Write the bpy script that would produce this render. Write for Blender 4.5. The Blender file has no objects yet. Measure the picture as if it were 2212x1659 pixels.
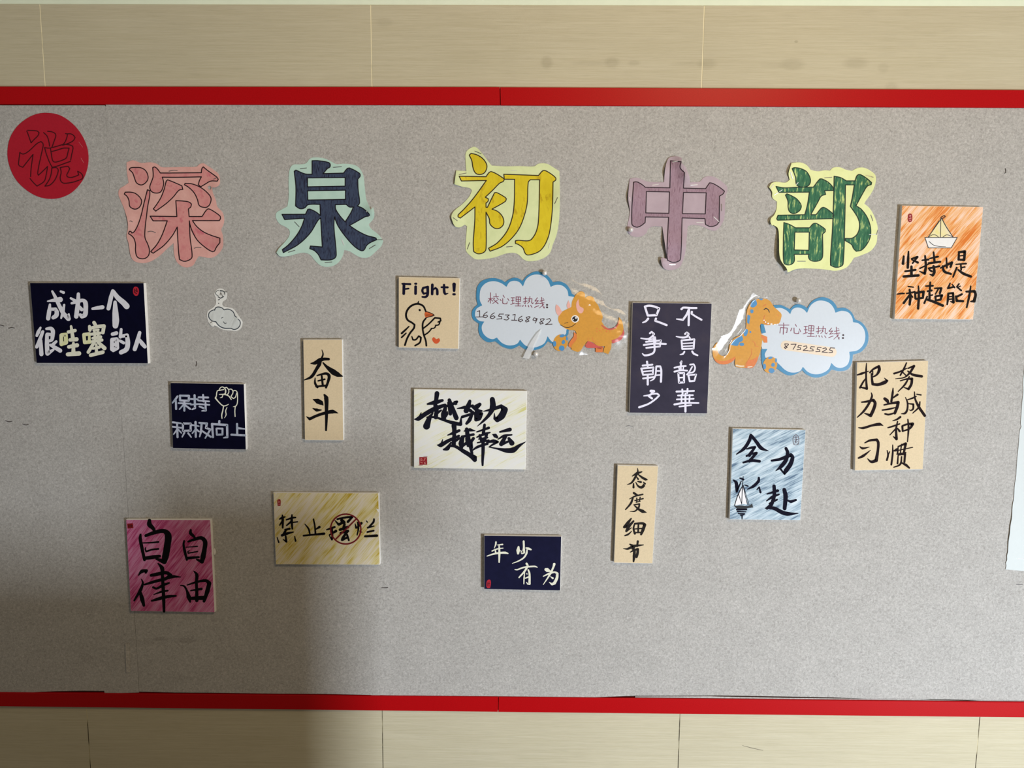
import bpy, bmesh, math, random
from mathutils import Vector, Matrix
from mathutils.geometry import delaunay_2d_cdt

SC = bpy.context.scene
COL = SC.collection
random.seed(7)

# ------------------------------------------------------------------ camera
# world: x right, y into the wall, z up.  wall_back's tile face is y = 0.
FOC = 1600.0                       # focal length for a 2212 px wide frame
CAM_D, CAM_H = 1.87199742, 1.55    # distance from the wall, height over floor
PITCH, YAW, ROLL = -0.11885837, -0.00903021, 0.0057381
_cy, _sy, _cp, _sp = math.cos(YAW), math.sin(YAW), math.cos(PITCH), math.sin(PITCH)
FWD = Vector((_sy*_cp, _cy*_cp, _sp))
_r0 = Vector((_cy, -_sy, 0)); _u0 = _r0.cross(FWD)
RGT = _r0*math.cos(ROLL) + _u0*math.sin(ROLL)
UPV = -_r0*math.sin(ROLL) + _u0*math.cos(ROLL)
EYE = Vector((0, -CAM_D, CAM_H))
cam = bpy.data.objects.new('Camera', bpy.data.cameras.new('Camera'))
COL.objects.link(cam)
cam.data.sensor_fit = 'HORIZONTAL'; cam.data.sensor_width = 36.0
cam.data.lens = 36.0*FOC/2212.0
cam.data.clip_start = 0.02
mw = Matrix.Identity(4)
for i, v in enumerate((RGT, UPV, -FWD)):
    for j in range(3): mw[j][i] = v[j]
mw.translation = EYE
cam.matrix_world = mw
SC.camera = cam

# ------------------------------------------------------------------ world, lamps, exposure
SC.view_settings.view_transform = 'Standard'
SC.view_settings.look = 'None'
SC.view_settings.gamma = 1.0
SC.view_settings.use_curve_mapping = False
SC.view_settings.exposure = 0.0
w = bpy.data.worlds.new('World'); SC.world = w; w.use_nodes = True
w.node_tree.nodes['Background'].inputs[0].default_value = (1.0, 0.97, 0.91, 1)
w.node_tree.nodes['Background'].inputs[1].default_value = 0.165

def area(name, loc, target, sx, sy, power, col, spread=180):
    l = bpy.data.lights.new(name, 'AREA'); l.shape = 'RECTANGLE'
    l.size, l.size_y, l.energy, l.color = sx, sy, power, col
    l.spread = math.radians(spread)
    o = bpy.data.objects.new(name, l); COL.objects.link(o)
    o.location = loc
    o.rotation_euler = (Vector(target)-Vector(loc)).to_track_quat('-Z', 'Y').to_euler()
    return o
# cool daylight through a low glazed door on the right, warm lamp under the ceiling
area('door_daylight', (3.0, -3.675, 0.40), (0.623, 0, -0.3), 0.34, 0.60, 104, (0.84, 0.905, 1.0), 111)
area('ceiling_lamp', (1.0, -2.05, 2.8), (-0.5, 0, 2.4), 0.7, 0.45, 24, (1.0, 0.735, 0.408))

# ------------------------------------------------------------------ helpers: pixels of the photo -> points on the wall
def wall_pt(px, py, h=0.0):
    """point of the plane y=-h that the photo shows at (px,py)"""
    v = RGT*((px-1106.0)/FOC) - UPV*((py-829.5)/FOC) + FWD
    t = (-h - EYE.y)/v.y
    return EYE + v*t

ZX, ZY, ZK = 0.0, 0.0, 1.0
def Z(ox, oy, k):
    global ZX, ZY, ZK
    ZX, ZY, ZK = ox, oy, k

def parse(s, w=None):
    """'x,y[,w][!] x,y ... / next' -> list of [(x,y,w,corner)], in photo pixels"""
    out = []
    for st in s.split('/'):
        cur = w; pts = []
        for tok in st.split():
            c = tok.endswith('!')
            q = [float(v) for v in tok.rstrip('!').split(',')]
            if len(q) > 2: cur = q[2]
            pts.append((ZX+q[0]/ZK, ZY+q[1]/ZK, (cur or 0)/ZK, c))
        if pts: out.append(pts)
    return out

def smooth(pts, closed=False, limit=58, step=2.2):
    """Catmull-Rom through the points, sharp turns kept as corners"""
    n = len(pts)
    if n < 3:
        return [(p[0], p[1], p[2], False) for p in pts]
    P = [Vector((p[0], p[1])) for p in pts]
    corner = []
    for i in range(n):
        if not closed and i in (0, n-1): corner.append(True); continue
        a = P[i]-P[i-1]; b = P[(i+1) % n]-P[i]
        ang = 0 if a.length < 1e-6 or b.length < 1e-6 else math.degrees(a.angle(b))
        corner.append(pts[i][3] or ang > limit)
    out = []
    for i in range(n if closed else n-1):
        j = (i+1) % n
        p1, p2 = P[i], P[j]
        L = (p2-p1).length
        p0 = P[i-1] if not corner[i] else p1-(p2-p1)
        p3 = P[(j+1) % n] if not corner[j] else p2+(p2-p1)
        d1 = (p2-p0); d2 = (p3-p1)
        m1 = d1.normalized()*L if d1.length > 1e-6 else p2-p1
        m2 = d2.normalized()*L if d2.length > 1e-6 else p2-p1
        k = max(1, min(14, int(L/step)))
        for s in range(k):
            t = s/k
            h00 = 2*t**3-3*t*t+1; h10 = t**3-2*t*t+t; h01 = -2*t**3+3*t*t; h11 = t**3-t*t
            q = p1*h00+m1*h10+p2*h01+m2*h11
            out.append((q.x, q.y, pts[i][2]*(1-t)+pts[j][2]*t, corner[i] and s == 0))
    if not closed:
        p = pts[-1]; out.append((p[0], p[1], p[2], True))
    return out

class Flat:
    """collects flat shapes given in photo pixels; h = metres in front of the tiles"""
    def __init__(self, h, lift=None):
        self.v = []; self.f = []; self.h = h; self.lift = lift; self.n = 0
    def vert(self, x, y, dh=0.0):
        h = self.h + dh + (self.lift(x, y) if self.lift else 0.0)
        self.v.append(wall_pt(x, y, h)); return len(self.v)-1
    def disc(self, x, y, r, dh=0.0, n=14, ry=None, rot=0):
        c, s = math.cos(rot), math.sin(rot); ry = ry or r
        ids = []
        for i in range(n):
            a = 2*math.pi*i/n; u, q = r*math.cos(a), ry*math.sin(a)
            ids.append(self.vert(x+u*c-q*s, y+u*s+q*c, dh))
        self.f.append(ids[::-1])
    def stroke(self, pts, closed=False, limit=58):
        self.n += 1; dh = self.n*2e-5
        S = smooth(pts, closed, limit)
        if len(S) == 1:
            self.disc(S[0][0], S[0][1], max(S[0][2]/2, .4), dh); return
        n = len(S); m = n if closed else n-1
        nor = []
        for i in range(m):
            a, b = S[i], S[(i+1) % n]
            d = Vector((b[0]-a[0], b[1]-a[1]))
            d = d.normalized() if d.length > 1e-9 else Vector((1, 0))
            nor.append(Vector((-d.y, d.x)))
        def vn(i):
            if closed: a, b = nor[i-1], nor[i % m]
            else: a, b = nor[max(i-1, 0)], nor[min(i, m-1)]
            return a, b
        prev = None
        for i in range(m):
            j = (i+1) % n
            ids = []
            for k, seg in ((i, i), (j, i)):
                a, b = vn(k)
                av = (a+b)
                nn = av.normalized() if (a.dot(b) > .75 and av.length > 1e-6) else nor[seg]
                r = S[k][2]/2
                ids.append((self.vert(S[k][0]+nn.x*r, S[k][1]+nn.y*r, dh), self.vert(S[k][0]-nn.x*r, S[k][1]-nn.y*r, dh)))
            self.f.append([ids[0][0], ids[0][1], ids[1][1], ids[1][0]])
        for i in range(n):
            end = (not closed) and i in (0, n-1)
            a, b = vn(i)
            if end or a.dot(b) < .85:
                if S[i][2] > .5: self.disc(S[i][0], S[i][1], S[i][2]/2, dh-1e-5, 12)
    def poly(self, rings, grid=0.0, sm=True, limit=75):
        """filled outline (first ring) with holes; grid>0 adds inner points so that it can bend"""
        co = []; ed = []
        rr = []
        for r in rings:
            q = smooth(r, True, limit) if sm else r
            q = [(p[0], p[1]) for p in q]
            rr.append(q)
            b = len(co); co += [Vector(p) for p in q]
            ed += [(b+i, b+(i+1) % len(q)) for i in range(len(q))]
        if grid:
            xs = [p[0] for p in rr[0]]; ys = [p[1] for p in rr[0]]
            y = min(ys)+grid*.5
            while y < max(ys):
                x = min(xs)+grid*.5
                while x < max(xs):
                    if inside(x, y, rr[0]) and not any(inside(x, y, h) for h in rr[1:]):
                        co.append(Vector((x, y)))
                    x += grid
                y += grid
        V, E, Fc, *_ = delaunay_2d_cdt(co, ed, [], 0, 1e-4)
        b = [self.vert(p.x, p.y) for p in V]
        for f in Fc:
            cx = sum(V[i].x for i in f)/len(f); cyy = sum(V[i].y for i in f)/len(f)
            if inside(cx, cyy, rr[0]) and not any(inside(cx, cyy, h) for h in rr[1:]):
                self.f.append([b[i] for i in f])
        return rr

def inside(x, y, ring):
    c = False; n = len(ring); j = n-1
    for i in range(n):
        xi, yi = ring[i]; xj, yj = ring[j]
        if (yi > y) != (yj > y) and x < (xj-xi)*(y-yi)/(yj-yi)+xi: c = not c
        j = i
    return c

def link_mesh(name, verts, faces, mats, parent=None, origin=None, mi=None, sm=False):
    me = bpy.data.meshes.new(name)
    o0 = Vector(origin) if origin is not None else (Vector(parent.location) if parent else Vector((0, 0, 0)))
    if parent is not None and parent.parent is not None: o0 = Vector(parent.parent.location)
    me.from_pydata([tuple(Vector(v)-o0) for v in verts], [], faces)
    for m in (mats if isinstance(mats, (list, tuple)) else [mats]): me.materials.append(m)
    if mi:
        for p, k in zip(me.polygons, mi): p.material_index = k
    me.update()
    bm = bmesh.new(); bm.from_mesh(me)
    if not mi: pass
    bm.to_mesh(me); bm.free()
    for p in me.polygons: p.use_smooth = sm
    o = bpy.data.objects.new(name, me); COL.objects.link(o)
    if parent is not None: o.parent = parent
    elif origin is not None: o.location = o0
    return o

def face_cam(verts, faces):
    """turn every flat face towards the room (-y)"""
    out = []
    for f in faces:
        a, b, c = (Vector(verts[f[k]]) for k in (0, 1, 2))
        n = (b-a).cross(c-a)
        if len(f) > 3 and n.length < 1e-12:
            n = (Vector(verts[f[2]])-a).cross(Vector(verts[f[3]])-a)
        out.append(list(f) if n.y < 0 else list(f)[::-1])
    return out

def flat_obj(name, fl, mat, parent, sm=False):
    return link_mesh(name, fl.v, face_cam(fl.v, fl.f), mat, parent, sm=sm)

def sheet_obj(name, fl, mat, parent, thick, origin=None, side=None, sm=False):
    """flat shape given a back and a rim, so that it has thickness"""
    F = face_cam(fl.v, fl.f); n = len(fl.v)
    V = list(fl.v)+[v+Vector((0, thick, 0)) for v in fl.v]
    cnt = {}
    for f in F:
        for i in range(len(f)):
            e = (f[i], f[(i+1) % len(f)]); cnt[e] = cnt.get(e, 0)+1
    G = list(F); mi = [0]*len(F)
    for f in F: G.append([i+n for i in f][::-1]); mi.append(1 if side else 0)
    for (a, b) in cnt:
        if (b, a) not in cnt: G.append([b, a, a+n, b+n]); mi.append(1 if side else 0)
    mats = [mat, side] if side else [mat]
    return link_mesh(name, V, G, mats, parent, origin, mi if side else None, sm)

def tag(o, label=None, cat=None, group=None, kind=None):
    if label: o['label'] = label
    if cat: o['category'] = cat
    if group: o['group'] = group
    if kind: o['kind'] = kind
    return o

def thing(name, label, cat, px, py, h=0.006, group=None):
    o = bpy.data.objects.new(name, None); COL.objects.link(o)
    o.empty_display_size = .02
    o.location = wall_pt(px, py, h)
    return tag(o, label, cat, group)

# ------------------------------------------------------------------ materials
def lin(c):
    return tuple(((v/255)/12.92 if v/255 <= .04045 else ((v/255+.055)/1.055)**2.4) for v in c)+(1,)

class NT:
    def __init__(self, name, rough=.6, spec=.3):
        self.m = bpy.data.materials.new(name); self.m.use_nodes = True
        self.t = self.m.node_tree; self.b = self.t.nodes['Principled BSDF']
        self.b.inputs['Roughness'].default_value = rough
        self.b.inputs['Specular IOR Level'].default_value = spec
    def n(self, k, **kw):
        x = self.t.nodes.new(k)
        for a, v in kw.items():
            if a in x.inputs: x.inputs[a].default_value = v
            else: setattr(x, a, v)
        return x
    def l(self, a, b): self.t.links.new(a, b)
    def coord(self, scale=(1, 1, 1), rot=(0, 0, 0), loc=(0, 0, 0), kind='Object'):
        c = self.n('ShaderNodeTexCoord'); mp = self.n('ShaderNodeMapping')
        mp.inputs['Scale'].default_value = scale; mp.inputs['Rotation'].default_value = rot
        mp.inputs['Location'].default_value = loc
        self.l(c.outputs[kind], mp.inputs['Vector']); return mp.outputs['Vector']
    def noise(self, vec, scale, detail=3, rough=.55, dist=0.0):
        x = self.n('ShaderNodeTexNoise'); x.inputs['Scale'].default_value = scale
        x.inputs['Detail'].default_value = detail; x.inputs['Roughness'].default_value = rough
        x.inputs['Distortion'].default_value = dist
        self.l(vec, x.inputs['Vector']); return x.outputs['Fac']
    def ramp(self, fac, stops):
        r = self.n('ShaderNodeValToRGB'); e = r.color_ramp.elements
        while len(e) < len(stops): e.new(.5)
        for k, (p, c) in enumerate(stops):
            e[k].position = p; e[k].color = c
        self.l(fac, r.inputs['Fac']); return r.outputs['Color']
    def mix(self, fac, a, b, mode='MIX'):
        x = self.n('ShaderNodeMix', data_type='RGBA', blend_type=mode)
        for s, v in ((x.inputs['Factor'], fac), (x.inputs['A'], a), (x.inputs['B'], b)):
            if hasattr(v, 'node'): self.l(v, s)
            else: s.default_value = v
        return x.outputs['Result']
    def color(self, c):
        if hasattr(c, 'node'): self.l(c, self.b.inputs['Base Color'])
        else: self.b.inputs['Base Color'].default_value = c
        return self
    def bump(self, fac, strength, dist=.001):
        b = self.n('ShaderNodeBump'); b.inputs['Strength'].default_value = strength
        b.inputs['Distance'].default_value = dist
        self.l(fac, b.inputs['Height']); self.l(b.outputs['Normal'], self.b.inputs['Normal'])

def spots(m, c, lst, col):
    """small worn or printed marks of their own shape: (px, py, rx, ry, strength)"""
    g = m.n('ShaderNodeNewGeometry')
    for (px, py, rx, ry, k) in lst:
        p = wall_pt(px, py); s = 1.17e-3
        sub = m.n('ShaderNodeVectorMath', operation='SUBTRACT'); m.l(g.outputs['Position'], sub.inputs[0]); sub.inputs[1].default_value = (p.x, 0, p.z)
        mu = m.n('ShaderNodeVectorMath', operation='MULTIPLY'); m.l(sub.outputs[0], mu.inputs[0]); mu.inputs[1].default_value = (1/(rx*s), 0, 1/(ry*s))
        ln = m.n('ShaderNodeVectorMath', operation='LENGTH'); m.l(mu.outputs[0], ln.inputs[0])
        mr = m.n('ShaderNodeMapRange'); mr.inputs['From Min'].default_value = .6; mr.inputs['From Max'].default_value = 1.2
        mr.inputs['To Min'].default_value = k; mr.inputs['To Max'].default_value = 0.0
        m.l(ln.outputs['Value'], mr.inputs['Value'])
        c = m.mix(mr.outputs['Result'], c, lin(col))
    return c

BW = lambda v: (v, v, v, 1)
def plain(name, c, rough=.6, spec=.3, var=.06, scale=90):
    m = NT(name, rough, spec); col = lin(c)
    v = m.coord(); f = m.noise(v, scale, 2)
    lo = tuple(x*(1-var) for x in col[:3])+(1,); hi = tuple(min(1, x*(1+var)) for x in col[:3])+(1,)
    m.color(m.ramp(f, [(.3, lo), (.7, hi)])); return m.m

def crayon(name, base, mid, deep, ang, cover=.5, along=16, across=430, rough=.75, contrast=1.0):
    """slanted pencil strokes over card"""
    m = NT(name, rough, .15)
    c = m.n('ShaderNodeTexCoord'); mp = m.n('ShaderNodeMapping')
    mp.inputs['Rotation'].default_value = (0, math.radians(ang), 0)
    m.l(c.outputs['Object'], mp.inputs['Vector'])
    def lay(sx, sz, det, rg, dist=0.0):
        q = m.n('ShaderNodeMapping'); q.inputs['Scale'].default_value = (sx, 1, sz)
        m.l(mp.outputs['Vector'], q.inputs['Vector']); return m.noise(q.outputs['Vector'], 1.0, det, rg, dist)
    big = lay(7, 34, 3, .6, .3); med = lay(along*.8, across*.28, 2, .5, .2); fin = lay(along, across, 3, .65, .15)
    def mad(a, k, b=None):
        x = m.n('ShaderNodeMath', operation='MULTIPLY_ADD'); m.l(a, x.inputs[0]); x.inputs[1].default_value = k
        if b is not None: m.l(b, x.inputs[2])
        else: x.inputs[2].default_value = 0.0
        return x.outputs[0]
    f = mad(fin, .36, mad(med, .26, mad(big, .38)))
    o = .5-(cover-.5)*.28
    m.color(m.ramp(f, [(o-.10*contrast, lin(base)), (o+.015, lin(mid)), (o+.11*contrast, lin(deep))]))
    return m.m

def marker(name, a, b, c=None, stretch=7, scale=40, vertical=True):
    m = NT(name, .7, .25)
    s = (stretch, 1, 1) if vertical else (1, 1, stretch)
    v = m.coord(s); f = m.noise(v, scale, 4, .62, .4)
    st = [(.34, lin(a)), (.55 if c else .62, lin(b))]
    if c: st.append((.66, lin(c)))
    m.color(m.ramp(f, st)); return m.m
# ------------------------------------------------------------------ the wall
def grain_tile():
    m = NT('wood_look_tile', .62, .2)
    v = m.coord((1.6, 1, 80)); a = m.noise(v, 3.0, 5, .65, .3)
    v2 = m.coord((7.0, 1, 230)); b = m.noise(v2, 3.0, 4, .7)
    v3 = m.coord((1.2, 1, 3.0)); d = m.noise(v3, 1.6, 2)
    c1 = m.ramp(a, [(.3, lin((188, 179, 149))), (.7, lin((201, 193, 166)))])
    c2 = m.ramp(b, [(.25, BW(.86)), (.55, BW(1.0))])
    c = m.mix(1.0, c1, c2, 'MULTIPLY')
    c = m.mix(1.0, c, m.ramp(d, [(.3, BW(.93)), (.7, BW(1.0))]), 'MULTIPLY')
    # knots and smudges printed in the tile
    c = spots(m, c, ((1181, 135, 13, 13, .22), (1322, 135, 16, 11, .22), (1275, 137, 40, 5, .16), (1370, 136, 13, 6, .16),
                     (1527, 138, 20, 11, .20), (1712, 139, 26, 12, .18), (1848, 136, 26, 12, .18), (1908, 147, 12, 10, .14),
                     (830, 48, 18, 10, .12), (1925, 190, 14, 12, .16), (1720, 90, 4, 3, .3), (1490, 138, 40, 5, .10), (1675, 141, 30, 6, .1)), (120, 108, 82))
    m.color(c); m.bump(b, .12, .0006)
    return m.m
def grout_mat():
    m = NT('tile_grout', .9, .1)
    v = m.coord((1, 1, 1)); f = m.noise(v, 9, 3)
    c = m.n('ShaderNodeTexCoord'); sx = m.n('ShaderNodeSeparateXYZ'); m.l(c.outputs['Object'], sx.inputs[0])
    lo = m.n('ShaderNodeMath', operation='LESS_THAN'); m.l(sx.outputs['Z'], lo.inputs[0]); lo.inputs[1].default_value = 1.0
    top = m.ramp(f, [(.30, lin((150, 135, 95))), (.42, lin((236, 226, 190)))])
    bot = m.ramp(f, [(.42, lin((205, 196, 160))), (.54, lin((60, 52, 40)))])
    m.color(m.mix(lo.outputs[0], top, bot)); return m.m
M_TILE, M_GROUT = grain_tile(), grout_mat()
M_PAINT = plain('pale_wall_paint', (226, 235, 212), .8, .2, .02, 30)

zt = wall_pt(1106, 11.5).z
TOPZ = 2.9
X0 = -1.16144145
def box(V, F, x0, x1, y0, y1, z0, z1):
    b = len(V)
    V += [Vector(p) for p in ((x0, y0, z0), (x1, y0, z0), (x1, y1, z0), (x0, y1, z0), (x0, y0, z1), (x1, y0, z1), (x1, y1, z1), (x0, y1, z1))]
    F += [[b+i for i in f] for f in ((0, 1, 5, 4), (1, 2, 6, 5), (2, 3, 7, 6), (3, 0, 4, 7), (4, 5, 6, 7), (3, 2, 1, 0))]
V, F, MI = [], [], []
g = .0011
for k in range(-2, 6):
    x0 = X0+.8*(k-1)+g; x1 = X0+.8*k-g
    box(V, F, x0, x1, 0, .012, 0, zt); MI += [0]*6
box(V, F, X0-2.4, X0+4.0, .0006, .03, 0, zt-.0005); MI += [1]*6
o = link_mesh('wall_back', V, F, [M_TILE, M_GROUT], mi=MI)
tag(o, 'wall lined with beige wood-look tiles', 'wall', kind='structure')
fs = Flat(.0002)
for q in parse('1604,1610.5,.8 1625,1616,1.3 1648,1621,.8'): fs.stroke(q)
flat_obj('scratch', fs, plain('grey_scratch', (110, 104, 90), .8, .1), o)
V, F = [], []
box(V, F, X0-2.4, X0+4.0, .005, .06, zt, TOPZ)
tag(link_mesh('wall_upper', V, F, M_PAINT), 'pale painted wall strip above the tiles', 'wall', kind='structure')
V, F = [], []
box(V, F, X0-2.4, X0+4.0, -5.0, .06, -.05, 0)
tag(link_mesh('floor', V, F, plain('floor_tile', (150, 146, 138), .5, .4, .05, 8)), 'grey tiled floor', 'floor', kind='structure')

# added slatted blocker, unseen below the view: it shades the lower left wall
blocker = bpy.data.objects.new('shade_blocker', None); COL.objects.link(blocker); blocker.location = (.48, -1.2, 0)
tag(blocker, 'added slatted light blocker on the floor before the wall, unseen below the view', 'light blocker')
M_BLOCKER = plain('blocker_wood', (150, 120, 84), .5, .3, .08, 20)
V, F = [], []; box(V, F, .35, .63, -1.24, -1.16, .03, .80); link_mesh('column', V, F, M_BLOCKER, blocker)
V, F = [], []; box(V, F, -.06, .64, -1.32, -1.08, 0, .03); link_mesh('base', V, F, M_BLOCKER, blocker)
V, F = [], []; box(V, F, .34, .78, -1.25, -1.15, .80, .87); link_mesh('top', V, F, M_BLOCKER, blocker)
for k in range(4):
    V, F = [], []; box(V, F, .262-.1*k, .312-.1*k, -1.225, -1.175, .03, .72); link_mesh('slat', V, F, M_BLOCKER, blocker)

# ------------------------------------------------------------------ red trim and grey felt
def red_mat():
    m = NT('red_plastic', .36, .14)
    v = m.coord(); f = m.noise(v, 400, 2)
    m.color(m.ramp(f, [(.3, lin((164, 6, 12))), (.7, lin((178, 10, 17)))])); m.bump(f, .05, .0004); return m.m
M_RED = red_mat()
def strip(name, pts, h0, h1, mat, bev=.0012):
    """bar with the outline pts (pixels, on the plane h1), bevelled front"""
    q = [wall_pt(x, y, h1) for x, y in pts]
    c = sum(q, Vector())/4
    V = [Vector((p.x, -h0, p.z)) for p in q]+[Vector((p.x, -h1+bev, p.z)) for p in q]
    for p in q:
        d = Vector((bev if p.x < c.x else -bev, 0, bev if p.z < c.z else -bev)); V.append(p+d)
    F = []
    for k in (0, 4):
        for i in range(4):
            j = (i+1) % 4; F.append([k+i, k+j, k+4+j, k+4+i])
    F.append([8, 9, 10, 11])
    cx, cz = c.x, c.z
    G = []
    for f in F:
        a, b, d = (V[f[i]] for i in (0, 1, 2)); n = (b-a).cross(d-a)
        mid = sum((V[i] for i in f), Vector())/len(f)
        out = mid-Vector((cx, -h0, cz)); G.append(f if n.dot(out) > 0 else f[::-1])
    return link_mesh(name, V, G, mat)
tag(strip('trim_1', ((-620, 185.8), (1079.0, 187.6), (1080.0, 227.2), (-620, 223.6)), 0, .010, M_RED), 'red strip along the top of the felt, left length', 'trim', kind='structure')
tag(strip('trim_2', ((1080.2, 187.9), (2820, 197.5), (2820, 235.6), (1081.2, 227.4)), 0, .010, M_RED), 'red strip along the top of the felt, right length', 'trim', kind='structure')
tag(strip('trim_3', ((-620, 1491.3), (1075.6, 1505.5), (1075.2, 1538.2), (-620, 1519.3)), 0, .010, M_RED), 'red strip along the bottom of the felt, left length', 'trim', kind='structure')
tag(strip('trim_4', ((1076.6, 1505.5), (2820, 1522.9), (2820, 1556.5), (1076.2, 1538.4)), 0, .010, M_RED), 'red strip along the bottom of the felt, right length', 'trim', kind='structure')

fl = Flat(.0025); fl.poly([parse('-610,218 2810,229 2810,1535 -610,1500')[0]], sm=False)
bk = sheet_obj('backing_board', fl, plain('gap_shade_backing', (58, 40, 34), .9, .1), None, .0024, wall_pt(1106, 1500, .0025))  # dark brown stands in for the shadow in the felt's gaps
tag(bk, 'backing board, dark colour standing for shade in gaps under the grey felt', 'board')

def felt_mat():
    m = NT('grey_felt', .95, .1)
    v = m.coord(); w1 = m.noise(v, 14, 4, .6); w2 = m.noise(v, 150, 4, .7, .8); w3 = m.noise(v, 300, 4, .75, .5)
    c = m.ramp(w2, [(.29, lin((157, 154, 148))), (.71, lin((195, 192, 186)))])
    c = m.mix(1.0, c, m.ramp(w1, [(.3, BW(.93)), (.7, BW(1.02))]), 'MULTIPLY')
    c = m.mix(1.0, c, m.ramp(w3, [(.28, BW(.78)), (.72, BW(1.13))]), 'MULTIPLY')
    c = spots(m, c, ((352, 1378, 24, 5, .22), (405, 1381, 26, 7, .22), (276, 596, 10, 6, .22), (300, 1385, 60, 10, .10), (395, 1462, 25, 6, .12),
                     (190, 1418, 18, 8, .12), (545, 1290, 14, 8, .1), (1555, 1105, 12, 8, .08)), (96, 90, 84))
    m.color(c); m.bump(w3, .35, .001)
    m.b.inputs['Sheen Weight'].default_value = .15
    return m.m
M_FELT = felt_mat()
Z(0, 0, 1)
fl = Flat(.006)
fl.poly([parse('-600,226.5! -120,227.6 100,227.6 226,227.6! 229,232! 240,500 256,800 273.5,1059 285,1250 297.5,1440 300,1496! 262,1497 226,1497.5! 225,1492.5! 180,1492 120,1493! 60,1496 -120,1495 -600,1490!')[0]], sm=False)
ft = sheet_obj('felt_sheet', fl, M_FELT, None, .003, wall_pt(100, 1490, .006))
tag(ft, 'narrow grey felt sheet at the left edge behind the red paper disc', 'felt sheet')
fl = Flat(.0065)
bot = '300.5,1494! 380,1496 470,1496.5 600,1498.5 700,1499 800,1501 813,1503.5 822,1501.5 865,1502.5 900,1504.5 950,1504 1075,1506.5 1150,1507.5 1250,1507.5 1300,1505.5 1340,1504 1371,1503'
bot2 = '1450,1503 1550,1502.3 1700,1504.5 1800,1506.6 1870,1509 1990,1510 2110,1512 2325,1514 2800,1518.5!'
top = '2800,234.6! 2325,231.7 2212,231 1500,228.4 1081,226.2 700,225.2 400,224.6 228.5,224.6!'
fl.poly([parse(top+' 240,500 256,800 274,1059 285.5,1250 298,1440 '+bot+' '+bot2)[0]], sm=False)
ft2 = sheet_obj('felt_sheet', fl, M_FELT, None, .0035, wall_pt(1250, 1500, .0065))
tag(ft2, 'large grey felt sheet covering most of the notice wall', 'felt sheet')
fl = Flat(.0055)
fl.poly([parse('1372,1504.6 1450,1504.4 1530,1504.0 1552,1504.8 1700,1507.6 1800,1508.9 1870,1509.4 1990,1510.5 2010,1512 2090,1513.6 2120,1512.5 2325,1515 2800,1519.5 2800,1526 2325,1521 2160,1519 2125,1515.5 2080,1516 2076,1520 1990,1519 1900,1518 1760,1515.5 1620,1513 1500,1510.5 1400,1509 1373,1508')[0]], sm=False)
fr = Flat(.0067, lambda x, y: .0045*max(0, 1-(x-270.5)/9.0))
fr.poly([parse('270.5,1391 279,1389 281.5,1452 272.5,1453')[0]], sm=False)
sheet_obj('loose_fold', fr, M_FELT, ft, .0004)
st = sheet_obj('torn_strip', fl, M_FELT, ft2, .002)
tag(st, 'thin torn felt strip along the bottom edge')
# ------------------------------------------------------------------ paper cutouts with outlined characters
FELT = .0066
def lifter(*bumps):
    """paper that stands off the felt: (x, y, radius in px, metres)"""
    L = [(ZX+x/ZK, ZY+y/ZK, r/ZK, a) for x, y, r, a in bumps]
    return lambda px, py: sum(a*math.exp(-((px-x)**2+(py-y)**2)/(r*r)) for x, y, r, a in L)

def staples(root, s, mats, name='staple', lift=None, h=FELT+.0016, wd=1.3):
    for k, st in enumerate(parse(s)):
        fl = Flat(h, lift)
        (x0, y0, _, _), (x1, y1, _, _) = st[0], st[-1]
        d = Vector((x1-x0, y1-y0)); n = Vector((-d.y, d.x)).normalized()*wd
        fl.stroke([(p[0], p[1], wd, False) for p in st])
        o = sheet_obj(name, fl, mats, root, .0006)

M_WIRE = NT('staple_wire', .35, .6); M_WIRE.color(lin((120, 118, 116))); M_WIRE.b.inputs['Metallic'].default_value = .6; M_WIRE = M_WIRE.m
M_WIREL = NT('shiny_staple_wire', .25, .6); M_WIREL.color(lin((235, 233, 230))); M_WIREL.b.inputs['Metallic'].default_value = .3; M_WIREL = M_WIREL.m
M_RIM = plain('paper_rim', (214, 208, 196), .8, .2)

def cutout(name, label, cat, paper, paper_mat, base, lift=None, grid=5.0, holes=()):
    root = thing(name, label, cat, ZX+base[0]/ZK, ZY+base[1]/ZK, FELT)
    fl = Flat(FELT+.0009, lift)
    fl.poly([parse(paper)[0]]+[parse(h)[0] for h in holes], grid=grid, limit=52)
    sheet_obj('paper', fl, paper_mat, root, .0005, sm=False)
    return root

def glyph(root, fills, fill_mat, line_mat, w, lift=None, grid=0, fname='coloured_character', lname='outline'):
    """fills: list of (outer, [holes])"""
    if fill_mat:
        fl = Flat(FELT+.0012, lift)
        for outer, holes in fills:
            fl.poly([parse(outer)[0]]+[parse(h)[0] for h in holes], grid=grid, limit=56)
        par = flat_obj(fname, fl, fill_mat, root)
    fl = Flat(FELT+.0014, lift)
    for outer, holes in fills:
        for r in [outer]+list(holes):
            fl.stroke([(p[0], p[1], w/ZK, p[3]) for p in parse(r)[0]], True, 56)
    flat_obj(lname, fl, line_mat, par if fill_mat else root)

M_INK = plain('black_ink', (14, 12, 14), .6, .08, .05)
M_LINE = plain('dark_marker_line', (34, 14, 20), .6, .3)
M_LINEG = plain('dark_green_line', (10, 40, 28), .6, .3)

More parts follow.
